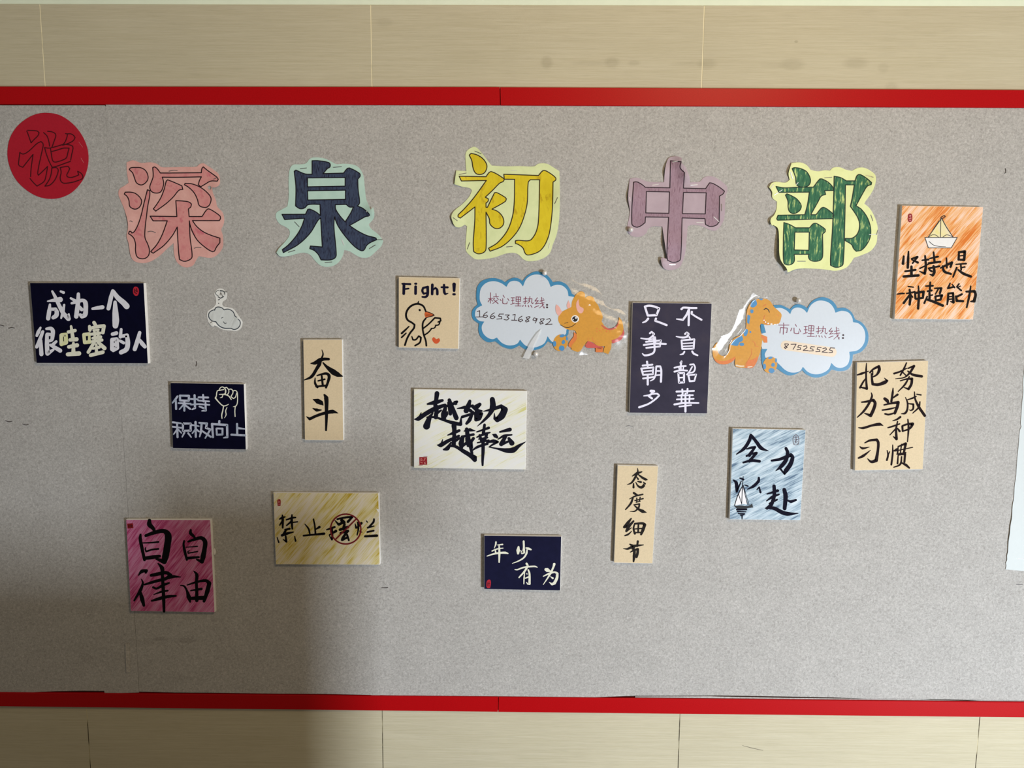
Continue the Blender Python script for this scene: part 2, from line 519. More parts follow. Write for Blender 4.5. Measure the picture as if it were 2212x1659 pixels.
# red disc with an outlined character -----------------------------------------
Z(0, 215, 7)
r = cutout('paper_disc', 'red round paper disc with an outlined character, top left corner of the felt', 'paper disc',
           '690,200 900,235 1080,350 1220,510 1310,700 1338,880 1310,1080 1230,1250 1090,1400 930,1480 760,1502 580,1470 400,1370 240,1210 145,1010 112,820 145,600 240,430 370,310 520,230',
           plain('red_card', (172, 26, 44), .75, .2, .06, 250), (720, 1500))
fl = Flat(FELT+.0013)
for st in parse('405,475 430,540 470,655 520,600 575,545 590,500 560,475 420,465 / 300,800 345,825 400,805 470,750 560,665 620,635 650,665 655,690 620,850 590,990 570,1120 580,1145 640,1090 720,1012 700,1130 668,1235 560,1310 500,1250 455,1195 / 300,800 280,980 290,1000 345,1025 420,930 500,830 490,900 470,1050 462,1165 / 660,500 710,550 740,640 750,705 / 720,480 790,490 840,520 845,550 815,640 785,725 / 990,515 1020,520 1015,560 985,640 945,690 / 1025,518 1075,520 1120,550 1135,575 1110,620 1040,660 950,690 / 675,725 740,735 850,710 960,680 1050,685 1100,705 1105,740 1085,830 1070,915 / 675,725 700,820 750,950 790,1025 870,1005 980,965 1065,935 / 765,745 790,900 810,940 850,945 960,910 1005,880 1025,810 1045,735 960,735 860,765 785,785 / 785,1035 850,1030 880,1060 865,1140 820,1230 750,1295 680,1310 740,1220 770,1140 785,1035 / 910,1030 980,1015 1030,1010 1055,1045 1030,1100 1010,1140 1015,1165 1060,1180 1130,1165 1190,1140 1175,1085 1220,1110 1255,1160 1245,1195 1210,1215 / 910,1030 925,1100 910,1180 925,1240 970,1265 1100,1250 1195,1220', 15):
    fl.stroke(st)
flat_obj('outline', fl, plain('dark_red_line', (64, 2, 12), .6, .3), r)
M_SCR = plain('pale_scratch', (200, 120, 120), .6, .3)
for st in parse('1225,885,5 1245,920,6 1265,955,5 / 1190,640,4 1250,720,4'):
    fl = Flat(FELT+.0013); fl.stroke(st); flat_obj('scratch', fl, M_SCR, r)

# pink -------------------------------------------------------------------------
Z(225, 342, 7)
lf = lifter((1790, 1270, 120, .004), (360, 930, 120, .003), (1720, 420, 120, .004), (360, 1350, 200, .002))
r = cutout('character_cutout', 'pink paper cutout of an outlined character, first of the five big characters from the left', 'paper cutout',
           '340,60 440,30 560,70 700,60 800,85 860,130 1000,135 1200,130 1400,125 1440,90 1500,75 1560,110 1650,170 1730,240 1750,330 1740,400 1680,440 1630,440 1640,510 1690,640 1710,730 1790,820 1815,930 1800,1010 1770,1080 1790,1150 1800,1250 1790,1350 1720,1450 1620,1505 1430,1480 1390,1540 1340,1620 1230,1650 1130,1600 1080,1530 1055,1420 1050,1280! 960,1360 830,1480 700,1560 570,1585 450,1550 400,1470 370,1290 340,1180 360,1050 350,930 300,760 250,640 215,540 235,460 300,420 370,370 350,250 340,150',
           marker('pink_paper', (212, 158, 148), (222, 172, 162), stretch=1, scale=25), (1230, 1650), lf,
           holes=['1560,430 1600,415 1622,440 1612,475 1580,470'])
glyph(r, [(a, []) for a in (
    '380,170 400,145 480,138 560,145 630,190 665,280 650,340 600,390 550,402 490,370 460,300 430,220',
    '735,140 760,130 800,155 850,222! 1000,222 1470,218! 1480,150 1500,130 1560,180 1710,290 1725,320 1710,345 1610,345 1520,395 1460,430 1425,400 1440,340 1470,280! 1100,287 880,285! 900,370 885,450 850,510 780,525 715,500 690,440 705,380 740,280',
    '940,345 960,325 1050,360 1175,415! 1190,470! 1135,480 1040,590 930,690 780,798 745,765 800,690 860,590 910,460',
    '1215,400 1225,378 1320,385 1440,430 1550,510 1615,600 1600,690 1560,735 1510,742 1440,715 1410,620 1360,520 1280,440',
    '305,540 320,512 400,512 470,530 540,590 567,650 540,730 480,768 420,755 385,720 375,640 350,580',
    '655,475! 690,490! 690,560 660,720 640,880 620,1050 618,1200 660,1300 685,1390 670,1470 620,1512 560,1518 500,1490 475,1400 475,1300 455,1220 420,1175 370,1140 380,1105 405,1105 420,1130 455,1110 510,1010 560,860 600,690',
    '1085,640! 1180,645 1280,660 1320,690 1310,735 1275,765! 1285,880! 1480,880! 1560,770 1600,770 1750,870 1760,910 1740,942! 1335,942! 1400,1030 1500,1110 1620,1165 1750,1207! 1750,1275! 1700,1340 1665,1405 1640,1412 1560,1370 1420,1250 1340,1120 1300,1010 1288,945! 1300,1200 1330,1490 1290,1535 1210,1557 1140,1530 1125,1400 1105,1040! 1030,1170 900,1320 740,1435 705,1410 800,1300 880,1150 955,945! 740,945! 695,875! 1100,880!')],
    marker('pink_pencil', (204, 128, 128), (212, 146, 140), (198, 106, 116), 1, 30), M_LINE, 15, lf, grid=6)
staples(r, '980,195 1040,180 1105,182 / 660,1112 710,1102 775,1122 / 1362,1360 1410,1346 1465,1350 / 385,950 405,945 425,960 / 1655,315 1690,300 1710,285', M_WIRE, lift=lf)

# mint and navy ------------------------------------------------------------------
Z(555, 340, 7)
lf = lifter((1750, 800, 110, .009), (1900, 1260, 130, .004), (340, 1440, 150, .004))
r = cutout('character_cutout', 'mint paper cutout with a navy painted character, second of the five big characters', 'paper cutout',
           '800,20 870,0 1020,15 1120,60 1200,100 1300,95 1400,100 1510,130 1570,190 1610,280 1630,450 1650,620 1690,720 1720,790! 1760,755! 1775,850 1760,930 1690,1010 1720,1070 1840,1170 1910,1260! 1880,1340 1790,1430 1690,1510 1580,1515 1490,1475 1400,1420 1320,1400 1300,1480 1240,1580 1150,1640 1040,1655 940,1620 870,1550 800,1470 710,1440 620,1455 480,1490 350,1495 295,1440 330,1380 430,1270 490,1180 490,1100 430,1050 340,1000 285,900 300,830 370,790 460,740 480,600 480,300 500,170 550,110 650,105 740,90',
           marker('mint_paper', (176, 206, 192), (186, 214, 200), stretch=1, scale=25), (1040, 1655), lf)
glyph(r, [('835,50! 930,50 1090,80 1110,115 1100,150 1070,165 1000,245! 1310,238! 1370,165 1400,160 1550,240 1562,280 1525,330! 1530,480 1552,690 1520,735! 1600,770 1700,860 1700,885 1640,895! 1400,1030! 1520,1110 1660,1180 1800,1220 1810,1245 1720,1285 1660,1330 1620,1400 1580,1412 1480,1350 1350,1210 1230,1040 1170,900! 1165,1050 1200,1470 1180,1520 1110,1550 970,1550! 930,1470 870,1410 800,1380 810,1340 990,1355! 975,1100 965,915! 925,950 800,1150 620,1320 400,1440 385,1395 480,1320 600,1180 680,1040 720,920! 420,940! 380,862! 735,860! 770,785 800,782 900,830 960,880! 955,710! 775,715 720,765 650,775 585,735 590,450 565,210 590,192 730,250 835,255!',
    ['765,310! 1335,305! 1335,435! 765,445!', '765,505! 1340,495! 1340,635! 770,645!', '1185,715! 1350,710! 1400,750 1460,750! 1420,840 1335,975! 1260,890 1190,780'])],
    marker('navy_marker', (34, 36, 56), (60, 72, 96), (30, 32, 52), 5, 40), plain('black_line', (14, 12, 22), .6, .3), 15, lf, grid=7)
staples(r, '655,172 750,160 / 1155,150 1280,140 / 570,975 640,1050 / 475,1435 575,1405 / 1030,1590 1135,1582 / 1700,1380 1790,1325 / 1820,1245 1895,1245', M_WIRE, lift=lf)
staples(r, '1280,1240 1315,1325 / 1655,815 1700,895', M_WIREL, lift=lf, wd=1.7)

# light green and yellow -----------------------------------------------------------
Z(930, 315, 6.2135)
lf = lifter((1745, 700, 150, .008), (300, 1000, 130, .006), (340, 450, 120, .005), (760, 170, 120, .004))
r = cutout('character_cutout', 'pale green paper cutout with a bright yellow character, middle of the five big characters', 'paper cutout',
           '480,80 570,15 620,25 700,110 760,190 820,265! 1000,275 1200,272 1390,275 1450,240 1560,240 1650,290 1730,340! 1735,700 1725,1000 1690,1200 1640,1330 1600,1440 1490,1520 1330,1550 1250,1525 1180,1460 1110,1435 1000,1450 850,1500 620,1525 540,1480 475,1400 480,1200 490,1080! 460,1060! 390,1095 330,1080 290,1000 280,940 320,870 430,780 520,680 555,600 530,570 430,550 320,515! 345,330! 480,340! 470,200',
           marker('pale_green_paper', (206, 216, 160), (216, 224, 170), stretch=1, scale=25), (850, 1500), lf)
glyph(r, [(a, []) for a in (
    '520,125 545,102 620,120 700,170 750,240 755,300 720,365 650,385 600,360 570,290 555,200',
    '385,408! 745,415! 790,355 820,347 910,390 990,445! 980,475 930,500 840,590 735,690! 775,710 775,740 745,770! 745,825 765,825! 820,710 860,630 890,628 1000,690 1018,710 1005,745 825,850! 900,880 960,940 985,1010 970,1070 920,1108 860,1105 800,1050 790,980 745,890! 745,1385 715,1430 640,1450 580,1420 575,1300 595,1000 597,820! 400,970 370,955 370,930 450,850 580,700 750,465! 415,472!',
    '985,382! 1450,398! 1500,340 1530,330 1600,365 1680,430 1680,460 1645,485! 1635,850 1600,1150 1550,1300 1480,1400 1400,1445 1300,1465 1270,1440 1240,1370 1180,1325 1140,1310 1140,1275 1175,1268 1310,1275 1360,1250 1420,1150 1450,1000 1465,455! 1340,455! 1312,490 1300,750 1270,900 1200,1090 1100,1230 960,1350 800,1415 780,1375 900,1300 1030,1140 1100,950 1125,750 1130,450! 990,448!')],
    marker('yellow_marker', (206, 182, 28), (216, 194, 36), (190, 160, 24), 2, 25), plain('brown_black_line', (46, 34, 14), .6, .3), 13, lf, grid=6)
staples(r, '595,70 680,105 / 1020,1357 1100,1350 / 495,1385 525,1300 / 1668,775 1705,695 / 385,385 480,365 / 305,965 360,1005', M_WIRE, lift=lf)
staples(r, '1080,328 1155,328 / 1585,1375 1600,1310', M_WIREL, lift=lf, wd=1.0)

# mauve --------------------------------------------------------------------------------
Z(1310, 335, 7)
lf = lifter((880, 1350, 190, .010), (1150, 110, 130, .012), (1215, 300, 110, .010), (860, 1620, 90, .008), (345, 640, 170, .006), (1200, 1350, 160, .007), (1790, 800, 160, .004), (890, 230, 130, .006))
r = cutout('character_cutout', 'mauve paper cutout of a cross shaped character with curled edges, fourth of the five', 'paper cutout',
           '980,25 1080,20 1145,50 1135,110 1200,190 1255,330 1265,410! 1410,400 1470,340 1560,318 1650,340 1780,430 1830,500 1800,640 1780,960 1720,1080 1650,1140 1560,1130 1440,1075 1300,1055 1230,1075! 1215,1250 1190,1480 1140,1640 1110,1690 1050,1725 960,1740 880,1720 840,1660 822,1560! 850,1550! 912,1570! 900,1450 870,1250 845,1080! 800,1080 700,1080 640,1110 600,1180 540,1225 450,1238 360,1210 315,1110 340,960 355,850 330,650 350,360! 440,340 520,360 620,400 740,410 870,410! 890,200 930,60',
           marker('mauve_paper', (172, 154, 162), (180, 162, 170), stretch=1, scale=25), (980, 1740), lf)
glyph(r, [('970,85! 1100,100 1130,100! 1115,190 1180,265! 1165,500! 1500,508! 1560,420! 1600,425 1700,480 1785,545! 1765,585 1710,620! 1705,1010! 1660,1060 1570,1080 1500,1050 1490,960! 1145,950! 1120,1570 1080,1610 1000,1622 925,1590 915,1500 940,940! 590,935! 585,1020! 520,1070 450,1090 385,1040 410,410! 460,405 530,440 590,488! 960,495!',
    ['605,550! 955,557! 945,880! 595,875!', '1165,565! 1510,570! 1495,890! 1150,885!'])],
    marker('mauve_pencil', (140, 112, 124), (158, 132, 144), (128, 98, 112), 4, 45), plain('dark_purple_line', (36, 16, 30), .6, .3), 14, lf, grid=6)
staples(r, '698,455 785,442 / 1275,455 1375,447 / 955,1655 1045,1655 / 1365,1018 1465,1020 / 350,640 358,690 / 1000,105 1075,92 / 1625,935 1700,1005', M_WIREL, lift=lf, wd=1.6)
staples(r, '1740,740 1742,840', M_WIRE, lift=lf)

# yellow-green with dark green ------------------------------------------------------------
Z(1630, 350, 7)
lf = lifter((380, 1560, 260, .014), (360, 1200, 220, .008), (1820, 330, 150, .008), (240, 900, 120, .006), (250, 380, 130, .005), (520, 120, 120, .006))
r = cutout('character_cutout', 'lime paper cutout with a streaky dark green character, last of the five on the right', 'paper cutout',
           '560,15 680,5 780,40 850,120! 960,140 1060,125 1140,130! 1190,85 1290,80 1380,115 1470,135! 1560,90 1650,85 1750,130 1830,210 1820,350 1760,480 1680,590 1660,630! 1740,700 1810,820 1860,980 1855,1120 1840,1230 1760,1340 1640,1400 1500,1450! 1450,1530 1380,1600 1230,1645 1100,1630 950,1615 650,1615 500,1670! 490,1620 400,1490 375,1380 370,1150 350,1000 280,950 265,965! 240,900 250,850 290,810 330,720 340,600! 270,540 265,450 220,380 260,320 330,300 470,310 530,270 515,170',
           marker('lime_paper', (218, 224, 158), (226, 232, 168), stretch=1, scale=25), (950, 1615), lf)
glyph(r, [('570,100 600,85 700,100 790,150 845,260 830,340 770,375 690,375 635,340 620,230', []),
    ('325,370! 450,390 640,382 890,380! 990,255 1020,255 1120,310 1190,390 1190,430 1060,432! 1075,490! 1010,515 960,600 850,797! 930,797! 1020,690 1060,690 1150,750 1200,800 1185,855! 350,880! 335,860 355,805! 760,797! 800,650 830,455! 370,458!', []),
    ('468,500 490,480 560,510 640,560 700,640 705,690 670,745 590,780 530,750 510,690 505,590', []),
    ('445,915! 530,945 620,995! 835,995! 880,940 920,925 1000,965 1070,1020 1070,1050 1028,1090! 1030,1420 1000,1480 910,1502 840,1480 815,1430 825,1395! 600,1395! 600,1500 560,1545 490,1555 445,1525 437,1200', ['610,1060! 830,1060! 822,1335! 600,1330!']),
    ('1205,215! 1300,235 1390,285! 1520,285! 1555,200 1600,190 1700,250 1770,310 1765,340 1705,365 1650,450 1535,660! 1620,720 1710,850 1755,1000 1750,1130 1700,1240 1620,1330 1540,1350 1500,1310 1470,1250 1375,1190 1375,1155 1480,1150 1560,1080 1590,960 1570,860 1520,770 1450,670! 1480,530 1510,345! 1375,345! 1365,900 1340,1540 1300,1580 1220,1592 1150,1560 1150,1450 1180,1000 1200,450', [])],
    marker('streaky_green_marker', (34, 86, 62), (62, 116, 82), (190, 208, 128), 5, 32), M_LINEG, 14, lf, grid=7)
staples(r, '545,155 580,255 / 1060,240 1170,232 / 1690,200 1795,230 / 650,1500 770,1500 / 1760,800 1790,890 / 1845,1100 1865,1030', M_WIRE, lift=lf)
staples(r, '300,500 420,420 / 630,340 660,310 / 1735,1095 1850,1090 / 240,400 290,340', M_WIREL, lift=lf, wd=1.4)

# small cloud ------------------------------------------------------------------------------
Z(430, 610, 14.302)
lf = lifter((1230, 1090, 150, .003), (420, 1330, 130, .003), (850, 340, 130, .003))
r = cutout('cloud_cutout', 'small white paper cutout of a smiling cloud with a stalk', 'paper cutout',
           '640,185 740,200 800,260 870,320! 865,420 840,520 740,590 715,670 740,740 900,770 1030,800 1120,880 1180,960 1260,1090 1340,1210 1340,1280 1290,1420 1160,1500 1000,1490 800,1475 660,1430 540,1350 480,1330 440,1370 390,1350 300,1250 260,1130 245,1000 270,890 400,800 500,700 525,600 515,470 470,370 500,280 560,210',
           plain('white_paper', (226, 226, 220), .8, .2, .02), (1000, 1490), lf)
fl = Flat(FELT+.0012, lf)
fl.poly([parse('480,850! 520,780 600,760 690,780 780,850! 870,825 970,850 1060,920 1110,1040 1170,1080 1210,1150 1270,1200 1265,1320 1190,1420 1080,1455 980,1420 820,1420 680,1380 570,1290 520,1215! 430,1200 340,1140 295,1040 310,950 380,880')[0]])
cl = flat_obj('cloud_drawing', fl, plain('pale_grey_wash', (206, 210, 206), .8, .2, .03), r)
fl = Flat(FELT+.0014, lf)
for s in parse('480,860,28 520,780 600,760 690,780 780,850! 870,825 970,850 1060,920 1110,1040 1165,1075,22 / 1200,1130,20 1265,1200,28 1265,1320 1190,1420 1080,1455 980,1420 820,1420,30 680,1380 570,1290 520,1215! 430,1200,26 340,1140 295,1040 310,950 380,880 480,845,26'): fl.stroke(s)
flat_obj('outline', fl, plain('grey_blue_line', (62, 70, 78), .6, .3), cl)
M_GL = plain('grey_line', (84, 88, 90), .6, .15)
for nm, q in (('eye', '625,1135,24 740,1080,22'), ('eye', '935,1175,24 990,1285,20'), ('mouth', '755,1220,22 800,1275 880,1240'), ('stalk_drawing', '660,260,44 730,265,32 790,310,22 790,370,20'),
              ('stalk_drawing', '610,245,18 540,270 505,340 540,390 590,410'), ('stalk_drawing', '590,445,30 660,490 760,440,28'), ('stalk_dot', '600,540,30 630,528,26'), ('stalk_dot', '605,645,26 608,650,26')):
    fl = Flat(FELT+.0014, lf)
    for s in parse(q): fl.stroke(s)
    flat_obj(nm, fl, M_GL, r)
staples(r, '790,285 870,298 / 350,1255 420,1195 / 650,390 670,310 725,430', M_WIRE, lift=lf, wd=1.0)

# white sheet at the right border --------------------------------------------------------------
Z(0, 0, 1)
root = thing('paper_sheet', 'plain white paper sheet with a torn left edge, at the right border', 'paper sheet', 2290, 1235, FELT)
fl = Flat(FELT+.0012, lifter((2180, 1150, 60, .002)))
fl.poly([parse('2213.5,790! 2212,806 2210,826 2210.5,845 2208,870 2206,900 2205,917 2206.5,921 2203,930 2201,955 2198,985 2196,1010 2195,1030 2192,1048 2190.5,1075 2187.5,1092 2186,1118 2183,1135 2181.5,1152 2179,1168 2177.5,1192 2175.5,1200 2175.5,1210 2173,1216 2174,1222 2172,1230! 2212,1233.5 2400,1248! 2440,800!')[0]], grid=14, limit=50)
sheet_obj('paper', fl, plain('bluish_white_paper', (202, 208, 206), .7, .2, .01), root, .0006)
fl = Flat(FELT+.0022); fl.stroke([(2198, 1206.5, 1.2, False), (2215, 1207, 1.2, False)])
sheet_obj('staple', fl, M_WIRE, root, .0006)
# ------------------------------------------------------------------ foam boards with brush writing
M_FOAM = plain('white_foam_edge', (236, 234, 228), .8, .2, .02)
BT = .0115
HB = FELT+BT
def board(label, quad, mat, base=None):
    q = [(p[0], p[1]) for p in parse(quad)[0]]
    bx = (q[2][0]+q[3][0])/2; by = (q[2][1]+q[3][1])/2
    root = thing('slogan_board', label, 'sign board', bx, by, FELT)
    c = [wall_pt(x, y, HB) for x, y in q]
    e = .0006
    mid = sum(c, Vector())/4
    V = []
    for p in c: V.append(Vector((p.x, -FELT+.0002, p.z)))
    for p in c: V.append(Vector((p.x, -HB+e, p.z)))
    for p in c: V.append(p+(mid-p).normalized()*e*1.4)
    F = []; MI = []
    for i in range(4):
        j = (i+1) % 4
        F.append([i, j, 4+j, 4+i]); MI.append(1)
        F.append([4+i, 4+j, 8+j, 8+i]); MI.append(1)
    F.append([8, 9, 10, 11]); MI.append(0); F.append([0, 1, 2, 3]); MI.append(1)
    ctr = mid+Vector((0, BT/2, 0)); G = []
    for f in F:
        a, b, d = (V[f[i]] for i in (0, 1, 2)); n = (b-a).cross(d-a)
        m = sum((V[i] for i in f), Vector())/len(f)
        G.append(f if n.dot(m-ctr) > 0 else f[::-1])
    link_mesh('panel', V, G, [mat, M_FOAM], root, mi=MI)
    return root
def chars(root, mat, w, *glyphs, name='written_character', dh=.0003, limit=58):
    for s in glyphs:
        fl = Flat(HB+dh)
        for st in parse(s, w): fl.stroke([(p[0], p[1], p[2]*1.17, p[3]) for p in st], limit=limit)
        flat_obj(name, fl, mat, root)
def shape(root, name, mat, *rings, dh=.0003, limit=75):
    fl = Flat(HB+dh)
    for r in rings: fl.poly([parse(r)[0]], limit=limit)
    return flat_obj(name, fl, mat, root)
def seal(root, mat, mark_mat, outline, marks):
    s = shape(root, 'seal_stamp', mat, outline)
    fl = Flat(HB+.0005)
    for st in parse(marks): fl.stroke(st)
    flat_obj('seal_mark', fl, mark_mat, s)

M_NAVY = plain('navy_board_face', (7, 7, 30), .7, .06, .15, 60)
M_NAVY2 = marker('charcoal_violet_face', (40, 36, 54), (48, 44, 62), (56, 50, 64), 1, 14)
M_TAN = plain('tan_board_face', (212, 193, 158), .75, .25, .05, 300)
M_WHITE = plain('white_paint_ink', (220, 220, 226), .5, .3, .04)
M_LAV = plain('lavender_white_ink', (226, 224, 240), .5, .3, .04)
M_GREY = marker('blue_grey_ink', (150, 162, 178), (186, 190, 206), stretch=1, scale=40)
M_CREAM = plain('cream_ink', (224, 224, 204), .5, .3, .05)
M_YEL = marker('yellow_white_ink', (214, 216, 150), (226, 226, 190), stretch=1, scale=60)
M_SEAL = plain('seal_red', (140, 18, 26), .6, .3, .1)
M_SEALB = plain('bright_seal_red', (176, 30, 48), .6, .3, .1)
M_DARK = plain('seal_dark_mark', (60, 6, 14), .6, .3)
M_PALE = plain('seal_pale_mark', (220, 160, 150), .6, .3)

# navy, ten... a whole sentence
Z(50, 590, 7)
r = board('large navy board with white and greenish writing, below the red paper disc', '100,145 1825,148 1890,1367 200,1362', M_NAVY)
chars(r, M_WHITE, 50,
 '370,425,18 450,412,40 560,400,70 / 405,475,30 395,570,55 378,685,55 / 430,545,40 490,545,45 508,590,55 500,640,60 455,672,50 / 440,275,28 480,350,42 540,480,50 610,610,55 685,690,60! 690,620,25 / 620,480,30 600,590,45 575,680,25 / 568,276,28 612,294,36',
 '720,380,28 790,420,40 / 835,315,42 832,420,55 815,560,58 803,655,58 / 735,455,32 830,430,45 900,412,45 940,445,60 945,560,60 935,630,62 890,655,55 862,630,40 / 850,510,40 885,550,48',
 '1050,538,34 1130,525,48 1200,515,52',
 '1355,268,42 1330,360,55 1290,535,52 / 1362,275,46 1430,370,64 1520,450,72 1565,500,78 / 1390,440,44 1395,600,78 1400,720,88 1395,795,74',
 '262,825,28 230,890,48 207,945,36 / 297,885,40 255,1000,48 205,1115,44 / 262,1020,48 270,1130,52 276,1225,55 / 352,842,32 420,838,50 448,870,55 445,950,52 430,1010,45 380,1030,34 / 365,925,45 430,930,40 / 360,930,45 360,1080,55 368,1215,58! 455,1160,32 / 500,1035,34 450,1080,44 / 410,1085,34 480,1125,50 560,1172,54')
chars(r, M_YEL, 50,
 '575,940,46 580,1075,52 / 580,935,46 645,930,50 650,1050,52 580,1075,46',
 '918,930,44 930,1045,44 / 920,930,44 1000,920,46 / 930,1050,44 1010,1040,48 / 1000,930,30 1000,1040,40')
chars(r, M_CREAM, 45,
 '725,805,32 740,900,44 755,1005,52 / 682,890,42 785,868,44 / 708,1010,44 808,1000,54 / 760,1060,36 760,1200,54 / 690,1115,46 815,1090,54 / 675,1228,52 845,1215,58',
 '1072,748,46 1095,790,44 / 1003,805,38 1010,860,46 / 1010,835,40 1130,808,46 1222,800,48! 1205,900,46 / 1065,865,28 1140,858,28 / 1020,925,36 1160,908,42 / 1050,985,34 1170,965,44 / 1040,1035,32 1190,1012,42 / 1078,880,34 1090,1030,36 / 1125,870,34 1145,1030,36 / 1075,1045,44 985,1195,44 / 1130,1040,40 1230,1135,54 / 1105,1080,32 1110,1220,44 / 1055,1140,32 1150,1120,40 / 1020,1242,46 1205,1195,48')
chars(r, M_WHITE, 50,
 '1350,923,44 1410,907,50 / 1342,1010,46 1345,1150,54 / 1345,1005,48 1415,1000,52 1420,1130,56 1362,1168,46 / 1365,1080,44 1405,1075,44 / 1482,850,36 1470,965,44 / 1485,955,42 1570,940,50 1582,1050,62 1562,1150,62 1480,1198,56 / 1462,1022,36 1520,1055,40',
 '1762,900,44 1730,1020,56 1687,1150,54 / 1760,1010,40 1800,1065,56 1840,1112,48')
seal(r, M_SEALB, M_DARK, '1660,275 1675,215 1705,203 1740,225 1752,280 1735,335 1708,346 1675,325', '1690,240,14 1685,290,14 1715,310,14 / 1715,235,14 1725,280,14 1695,265,12')

Z(350, 810, 9.5340)
r = board('small square navy board with blue-grey writing and a drawn raised fist', '170,160 1690,185 1732,1540 222,1510', M_NAVY)
chars(r, M_GREY, 36,
 '318,440,34 270,510,40 215,575,25 / 285,530,34 290,700,38 / 370,425,38 372,525,38 / 365,425,34 555,430,38 550,530,38 370,525,36 / 340,580,30 590,592,30 / 460,545,34 460,735,36 / 440,615,30 360,705,25 / 475,620,30 580,700,34',
 '590,495,34 735,500,30 / 670,420,40 680,680,38! 620,710,24 / 595,610,28 735,600,30 / 845,410,34 855,545,34 / 755,460,34 950,465,34 / 745,525,30 970,545,28 / 755,600,30 975,615,28 / 895,570,30 900,730,40! 820,740,20 / 770,650,30 850,680,34',
 '220,975,34 390,995,28 / 220,1065,30 395,1090,30 / 310,985,34 320,1280,38 / 310,1120,30 240,1220,24 / 340,1130,30 400,1195,24 / 430,1000,40 430,1150,34 590,1145,40 590,1000,34 430,1000,40 / 460,1190,34 415,1275,24 / 540,1200,34 600,1280,24',
 '615,1030,30 760,1055,24 / 690,970,40 695,1275,36 / 680,1130,30 625,1200,24 / 710,1120,30 760,1165,30 / 765,985,30 925,1000,40 905,1090,38 995,1120,34 950,1200,34 890,1300,24 / 815,1000,38 800,1170,38 775,1270,24 / 820,1150,30 910,1210,34 1005,1275,34',
 '1180,950,40 1175,1010,38 / 1030,1010,42 1050,1280,36 / 1030,1010,38 1340,1030,40 1345,1280,40! 1265,1295,18 / 1120,1100,30 1130,1230,34 1245,1225,34 1245,1105,34 1120,1100,30',
 '1545,1010,38 1550,1230,38 / 1565,1095,38 1705,1110,24 / 1430,1230,38 1715,1245,36')
chars(r, M_CREAM, 20, '1175,310,17 1200,265 1245,245 1290,275 1310,320,24 1300,385 1270,400! 1180,400,14 / 1140,325,17 1270,300 / 1140,325,17 1125,370 1120,430 1100,475,26 1170,560,20 1260,635,18 1330,625 1375,600,8 / 1285,265,17 1330,255 1370,300 1375,360 1340,410 / 1375,300,17 1420,290 1455,320 1460,370 1420,440 / 1465,330,17 1510,320 1545,350 1555,450 1550,580 1520,640 1465,655,8 / 1270,400,20 1330,410 1380,440 1425,505,18 / 1425,450,17 1470,485 1510,460 1530,400 1545,360 / 1250,420,16 1235,460 1195,470,7 / 1265,650,20 1250,740 1230,820 1235,895,16 / 1340,665,10 1310,740,18 1320,820 1285,885,7 / 1510,640,17 1500,740 1505,855,17', name='fist_drawing')

Z(540, 725, 7)
r = board('narrow upright tan board with two black brush characters, right of the small cloud', '805,60 1392,58 1412,1585 830,1582', M_TAN)
chars(r, M_INK, 30,
 '1088,215,8 1105,280,20 1080,350,24 1050,430,50 1010,500,42 930,620,40 820,672,12 / 920,420,12 980,415,46 1060,370,56 1120,355,40 1190,355,34 / 1105,410,18 1160,470,38 1260,550,75 1330,590,62 1400,615,12 / 985,640,12 985,720,30 1020,780,30 / 1015,605,18 1080,585,25 1160,575,35 1197,610,42 1180,700,34 1150,785,28 / 1030,685,18 1130,660,24 / 1085,610,25 1100,740,28 / 1000,770,24 1150,755,28',
 '955,965,10 1020,990,66 1080,1020,58 1105,1050,14 / 950,1100,10 1010,1125,44 1080,1125,12 / 855,1225,10 905,1260,38 1000,1215,36 1120,1175,38 1250,1150,52 1330,1172,10 / 1125,895,24 1152,940,58 1158,1100,46 1155,1300,34 1150,1430,26')

